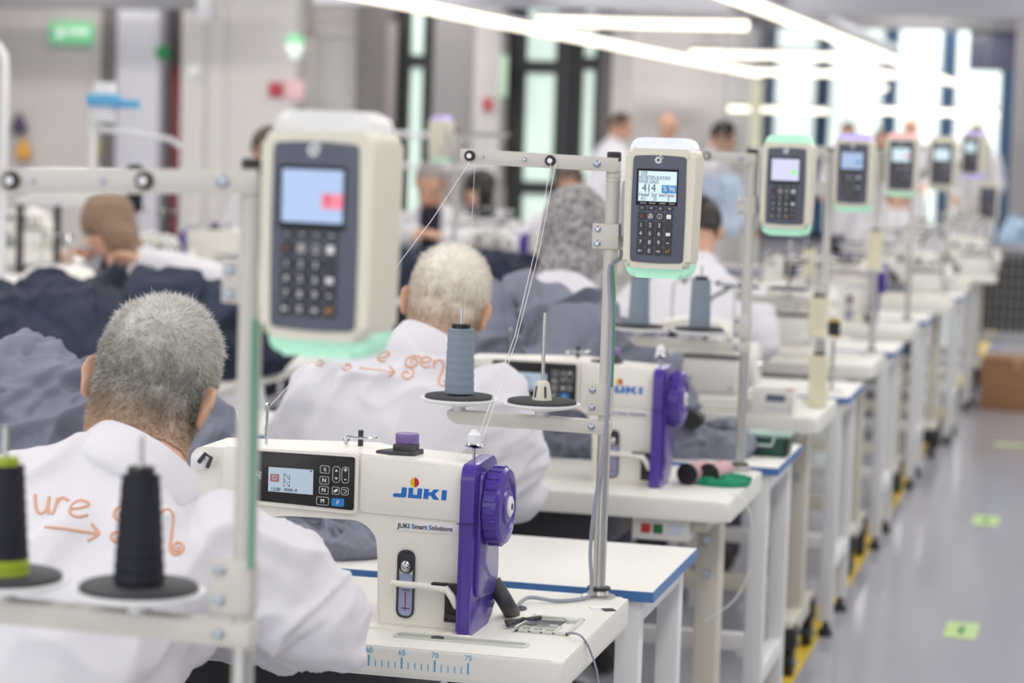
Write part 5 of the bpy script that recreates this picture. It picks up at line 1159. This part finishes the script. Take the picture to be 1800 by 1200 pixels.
hose = thing('fire_hose_pipe', 'dark red pipe in the recess beside the pale column', 'pipe', at(311, 250, BY-.2)); cone(b := new(), Vector((at(311, 250, BY-.2).x, BY-.2, 0)), at(311, 115, BY-.2), .04, n=14); obj('pipe', b, M('dark_red_pipe', (140, 62, 66), .5), hose); obj('collar', cone(new(), at(311, 170, BY-.2), at(311, 176, BY-.2), .05, n=14), M('dark_red_pipe'), hose)
lp = thing('beacon_lamp', 'white cone beacon lamp with a green top', 'lamp', at(518, 105, 19)); b = new(); lathe(b, [(0, -.11), (.03, -.11), (.075, -.01), (.075, .01), (0, .01)], at(519, 80, 19), n=20); obj('shade', b, mSignW, lp); lathe(b := new(), [(0, 0), (.072, 0), (.072, .07), (0, .08)], at(519, 78, 19), n=20); obj('cap', b, M('beacon_green', (120, 190, 140), .4, emit=.3), lp); obj('stem', cone(new(), at(519, 62, 19), Vector((at(519, 62, 19).x, 19, 3.5)), .012, n=8), mSteel, lp)
c = at(364, 38, 16); pl = thing('pendant_lamp', 'white cylinder pendant at the top of the frame', 'lamp', c); lathe(b := new(), [(0, 0), (.07, 0), (.078, .02), (.078, .3), (.03, .33), (0, .33)], c, n=22); obj('shade', b, mIcon, pl); obj('cord', cone(new(), c+Vector((0, 0, .32)), Vector((c.x, c.y, 3.5)), .008, n=8), mSteel, pl)
c = at(341, 126, BY-.45); tag(obj('wall_sensor', ball(new(), c, (.05, .04, .06), 2), mIcon, None, pivot=c), 'small white sensor on the edge of the pale column', 'sensor')
# white bent pipe and tape stand of the second row
pp = thing('pipe_frame', 'white bent pipe frame at the edge of the picture', 'frame', (at(3, 480, 8.6).x, 8.6, 0)); b = new(); q8 = lambda x, y: at(x, y, 8.6); tube(b, smoothpts([q8(-60, 72), q8(-20, 72), q8(2, 90), q8(8, 125), q8(6, 300), q8(2, 480), Vector((q8(2, 480).x, 8.6, 0))]), .018, 12); obj('pipe', b, mIcon, pp)
ts = thing('light_stand', 'white stand with blue tape and a slanting arm', 'stand', (at(165, 300, 10.2).x, 10.2, SZ)); q9 = lambda x, y: at(x, y, 10.2)
b = new(); a0 = q9(160, 290); cone(b, (a0.x, 10.2, SZ), q9(166, 160), .016, .02, 12); obj('post', b, mIcon, ts); obj('head', pxbox(new(), 172, 145, 204, 215, 10.2, .05), mIcon, ts); b = new(); tube(b, [q9(172, 226), q9(240, 235), q9(300, 245), q9(318, 258)], .013, 8); obj('arm', b, mIcon, ts); obj('tape', pxbox(pxbox(new(), 160, 166, 214, 186, 10.19, .06, .008), 205, 176, 248, 190, 10.19, .04, .008), M('sky_blue_tape', (98, 176, 222), .5), ts)
for i, (x0, y0, x1, y1, Y, c_, lab) in enumerate([(22, 195, 44, 235, 14, (70, 66, 90), 'dark blue tool hung on the grey wall'), (170, 232, 188, 278, 13, (196, 190, 60), 'yellow object behind the white stand'), (32, 262, 48, 280, 14, (220, 160, 60), 'small orange object low on the grey wall')]):
    c = at((x0+x1)/2, y1, BY-.09); t = thing('hanging_tool', lab, 'tool', c); lathe(b := new(), [(0, 0), (.06, .0), (.08, .05), (.05, .14), (0, .22)], c, n=12); obj('grip', b, M('tool_%d' % i, c_, .5), t)
tr = thing('equipment_trolley', 'pale trolley with dark shelves near the edge behind the woman', 'trolley', (at(70, 440, 11.4).x, 11.7, 0)); X0, X1 = at(-20, 400, 11.2).x, at(130, 400, 11.2).x
for z in (.35, .75, 1.1): obj('shelf', box2(new(), (X0, 11.5, z), (X1, 12.0, z+.03), .004), mLegWhite if z > 1 else mDark, tr)
for x in (X0+.02, X1-.02):
    for y in (11.52, 11.98): obj('post', box2(new(), (x-.015, y-.015, 0), (x+.015, y+.015, 1.1)), mDark, tr)
obj('bin', box2(new(), (X0+.03, 11.55, 1.13), (X1-.06, 11.95, 1.28), .02), mWhite, tr)
for i, (x, y, Y, h_, lab) in enumerate([(690, 235, 15, 1.45, 'upper white rail between the terminal and the far person')]):
    t = thing('garment_rail', 'white garment rail behind the bending man', 'rail', (at(760, 240, 17).x, 17, 0)); xa, xb = at(690, 240, 17).x, at(868, 240, 17).x; zt_ = at(690, 235, 17).z
    for z in (zt_, at(690, 290, 17).z): obj('bar', cone(new(), (xa, 17, z), (xb, 17, z), .02, n=10), mIcon, t)
    for x in (xa, xb): obj('post', cone(new(), (x, 17, 0), (x, 17, zt_+.02), .018, n=10), mIcon, t)
T = dup(st_plain, label='thread stand in the second row carrying the lilac topped terminal', loc=(at(792, 300, 12.05).x+.02, 12.08, SZ)); T['group'] = HG; T.rotation_euler = (0, 0, R(180))
c = at(1267, 350, 12.6); g = thing('garment_bag', 'light blue and white garment bag hung behind the sharp terminal', 'bag', (c.x, 12.6, c.z)); bm_ = heap('bag', 'x', (0, 0), .24, .34, .08, M('blue_white_print', (196, 212, 234), .6, var=.25, vscale=9), 81, z0=0, n=60, fr=1.2, amp=.03, pow_=4, nf=30)
bm_.parent = g; bm_.rotation_euler = (R(90), 0, 0); bm_.location = (0, 0, -.03)
for k_ in ('label', 'category', 'group'):
    if k_ in bm_: del bm_[k_]
obj('hook', tube(new(), [c+Vector((0, 0, .12)), c+Vector((0, 0, .3)), Vector((c.x, c.y, 3.5))], .004, 6), mSteel, g)
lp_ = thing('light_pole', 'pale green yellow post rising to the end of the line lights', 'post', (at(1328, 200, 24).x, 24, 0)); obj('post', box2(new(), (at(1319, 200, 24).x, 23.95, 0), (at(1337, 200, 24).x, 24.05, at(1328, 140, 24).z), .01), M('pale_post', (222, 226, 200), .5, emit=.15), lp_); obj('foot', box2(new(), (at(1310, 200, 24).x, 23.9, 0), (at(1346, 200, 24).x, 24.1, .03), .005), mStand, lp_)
tv = thing('hanging_screen', 'dark wide screen hung near the ceiling at the far end', 'screen', at(1748, 100, 26)); obj('panel', pxbox(new(), 1702, 50, 1800, 124, 26, .08), M('dark_blue_screen', (86, 90, 112), .3), tv); obj('bracket', box2(new(), (at(1750, 60, 26).x-.03, 25.95, at(1750, 52, 26).z), (at(1750, 60, 26).x+.03, 26, 3.5)), mSteel, tv)
mc = thing('mesh_crate', 'dark wire mesh crate at the end of the aisle', 'crate', (at(1770, 560, 17).x, 17.2, 0)); xa, xb = at(1722, 500, 17).x, at(1860, 500, 17).x; za, zb = .25, at(1770, 440, 17).z
obj('liner', box2(new(), (xa+.02, 17.02, za+.02), (xb-.02, 17.6, zb-.05)), M('crate_dark', (58, 58, 60), .8), mc); b = new()
for k in range(12): x = xa+(xb-xa)*k/11; cone(b, (x, 17, za), (x, 17, zb), .004, n=5)
for k in range(9): z = za+(zb-za)*k/8; cone(b, (xa, 17, z), (xb, 17, z), .004, n=5)
o = obj('wire_mesh', b, mSteel, mc); o['kind'] = 'stuff'
obj('rim', box2(new(), (xa-.02, 16.98, zb), (xb+.02, 17.04, zb+.04), .004), mAlu, mc); obj('base_rail', box2(new(), (xa-.02, 16.98, za-.05), (xb+.02, 17.04, za), .004), mAlu, mc)
for x in (xa, xb): obj('post', box2(new(), (x-.02, 16.98, 0), (x+.02, 17.03, zb)), mAlu, mc)
cb = thing('cardboard_box', 'brown cardboard box on the floor at the end of the aisle', 'box', (at(1770, 715, 14.6).x, 14.7, 0)); xa, xb = at(1722, 700, 14.5).x, at(1850, 700, 14.5).x; zt_ = at(1770, 633, 14.5).z
obj('body', box2(new(), (xa, 14.5, 0), (xb, 14.9, zt_), .004), mCard, cb); obj('flap', box2(new(), (xa, 14.49, zt_), ((xa+xb)/2-.003, 14.91, zt_+.006)), mCard, cb); obj('flap', box2(new(), ((xa+xb)/2+.003, 14.49, zt_), (xb, 14.91, zt_+.006)), mCard, cb); obj('tape', box2(new(), ((xa+xb)/2-.025, 14.485, zt_-.06), ((xa+xb)/2+.025, 14.6, zt_+.008)), M('brown_tape', (178, 140, 100), .4), cb)
for i, (x0, y0, x1, y1, Y, lab) in enumerate([(1755, 360, 1810, 438, 17.3, 'light blue plastic sack above the dark mesh crate'), (1725, 585, 1760, 655, atz(1742, 655, 0).y, 'pale blue bag under the mesh crate')]):
    c = at((x0+x1)/2, y1, Y); s_ = thing('blue_sack', lab, 'sack', c); r_ = (at(x1, y1, Y).x-at(x0, y1, Y).x)/2; lathe(b := new(), [(0, 0), (r_*.8, 0), (r_, r_*.5), (r_*.85, r_*1.6), (r_*.35, r_*2), (r_*.45, r_*2.3), (0, r_*2.3)], c, n=18)
    for v in b.verts: v.co += Vector((.02*math.sin(v.co.z*40), .015*math.cos(v.co.x*50), 0))
    obj('sack', b, M('light_blue_plastic', (176, 204, 232), .4), s_)
bpy.data.objects.remove(plain) if plain.users_collection and False else None
for o in list(bpy.data.objects):
    if o.type == 'EMPTY' and not o.children and o.name.startswith(('keypad_terminal', 'overlock')): bpy.data.objects.remove(o)
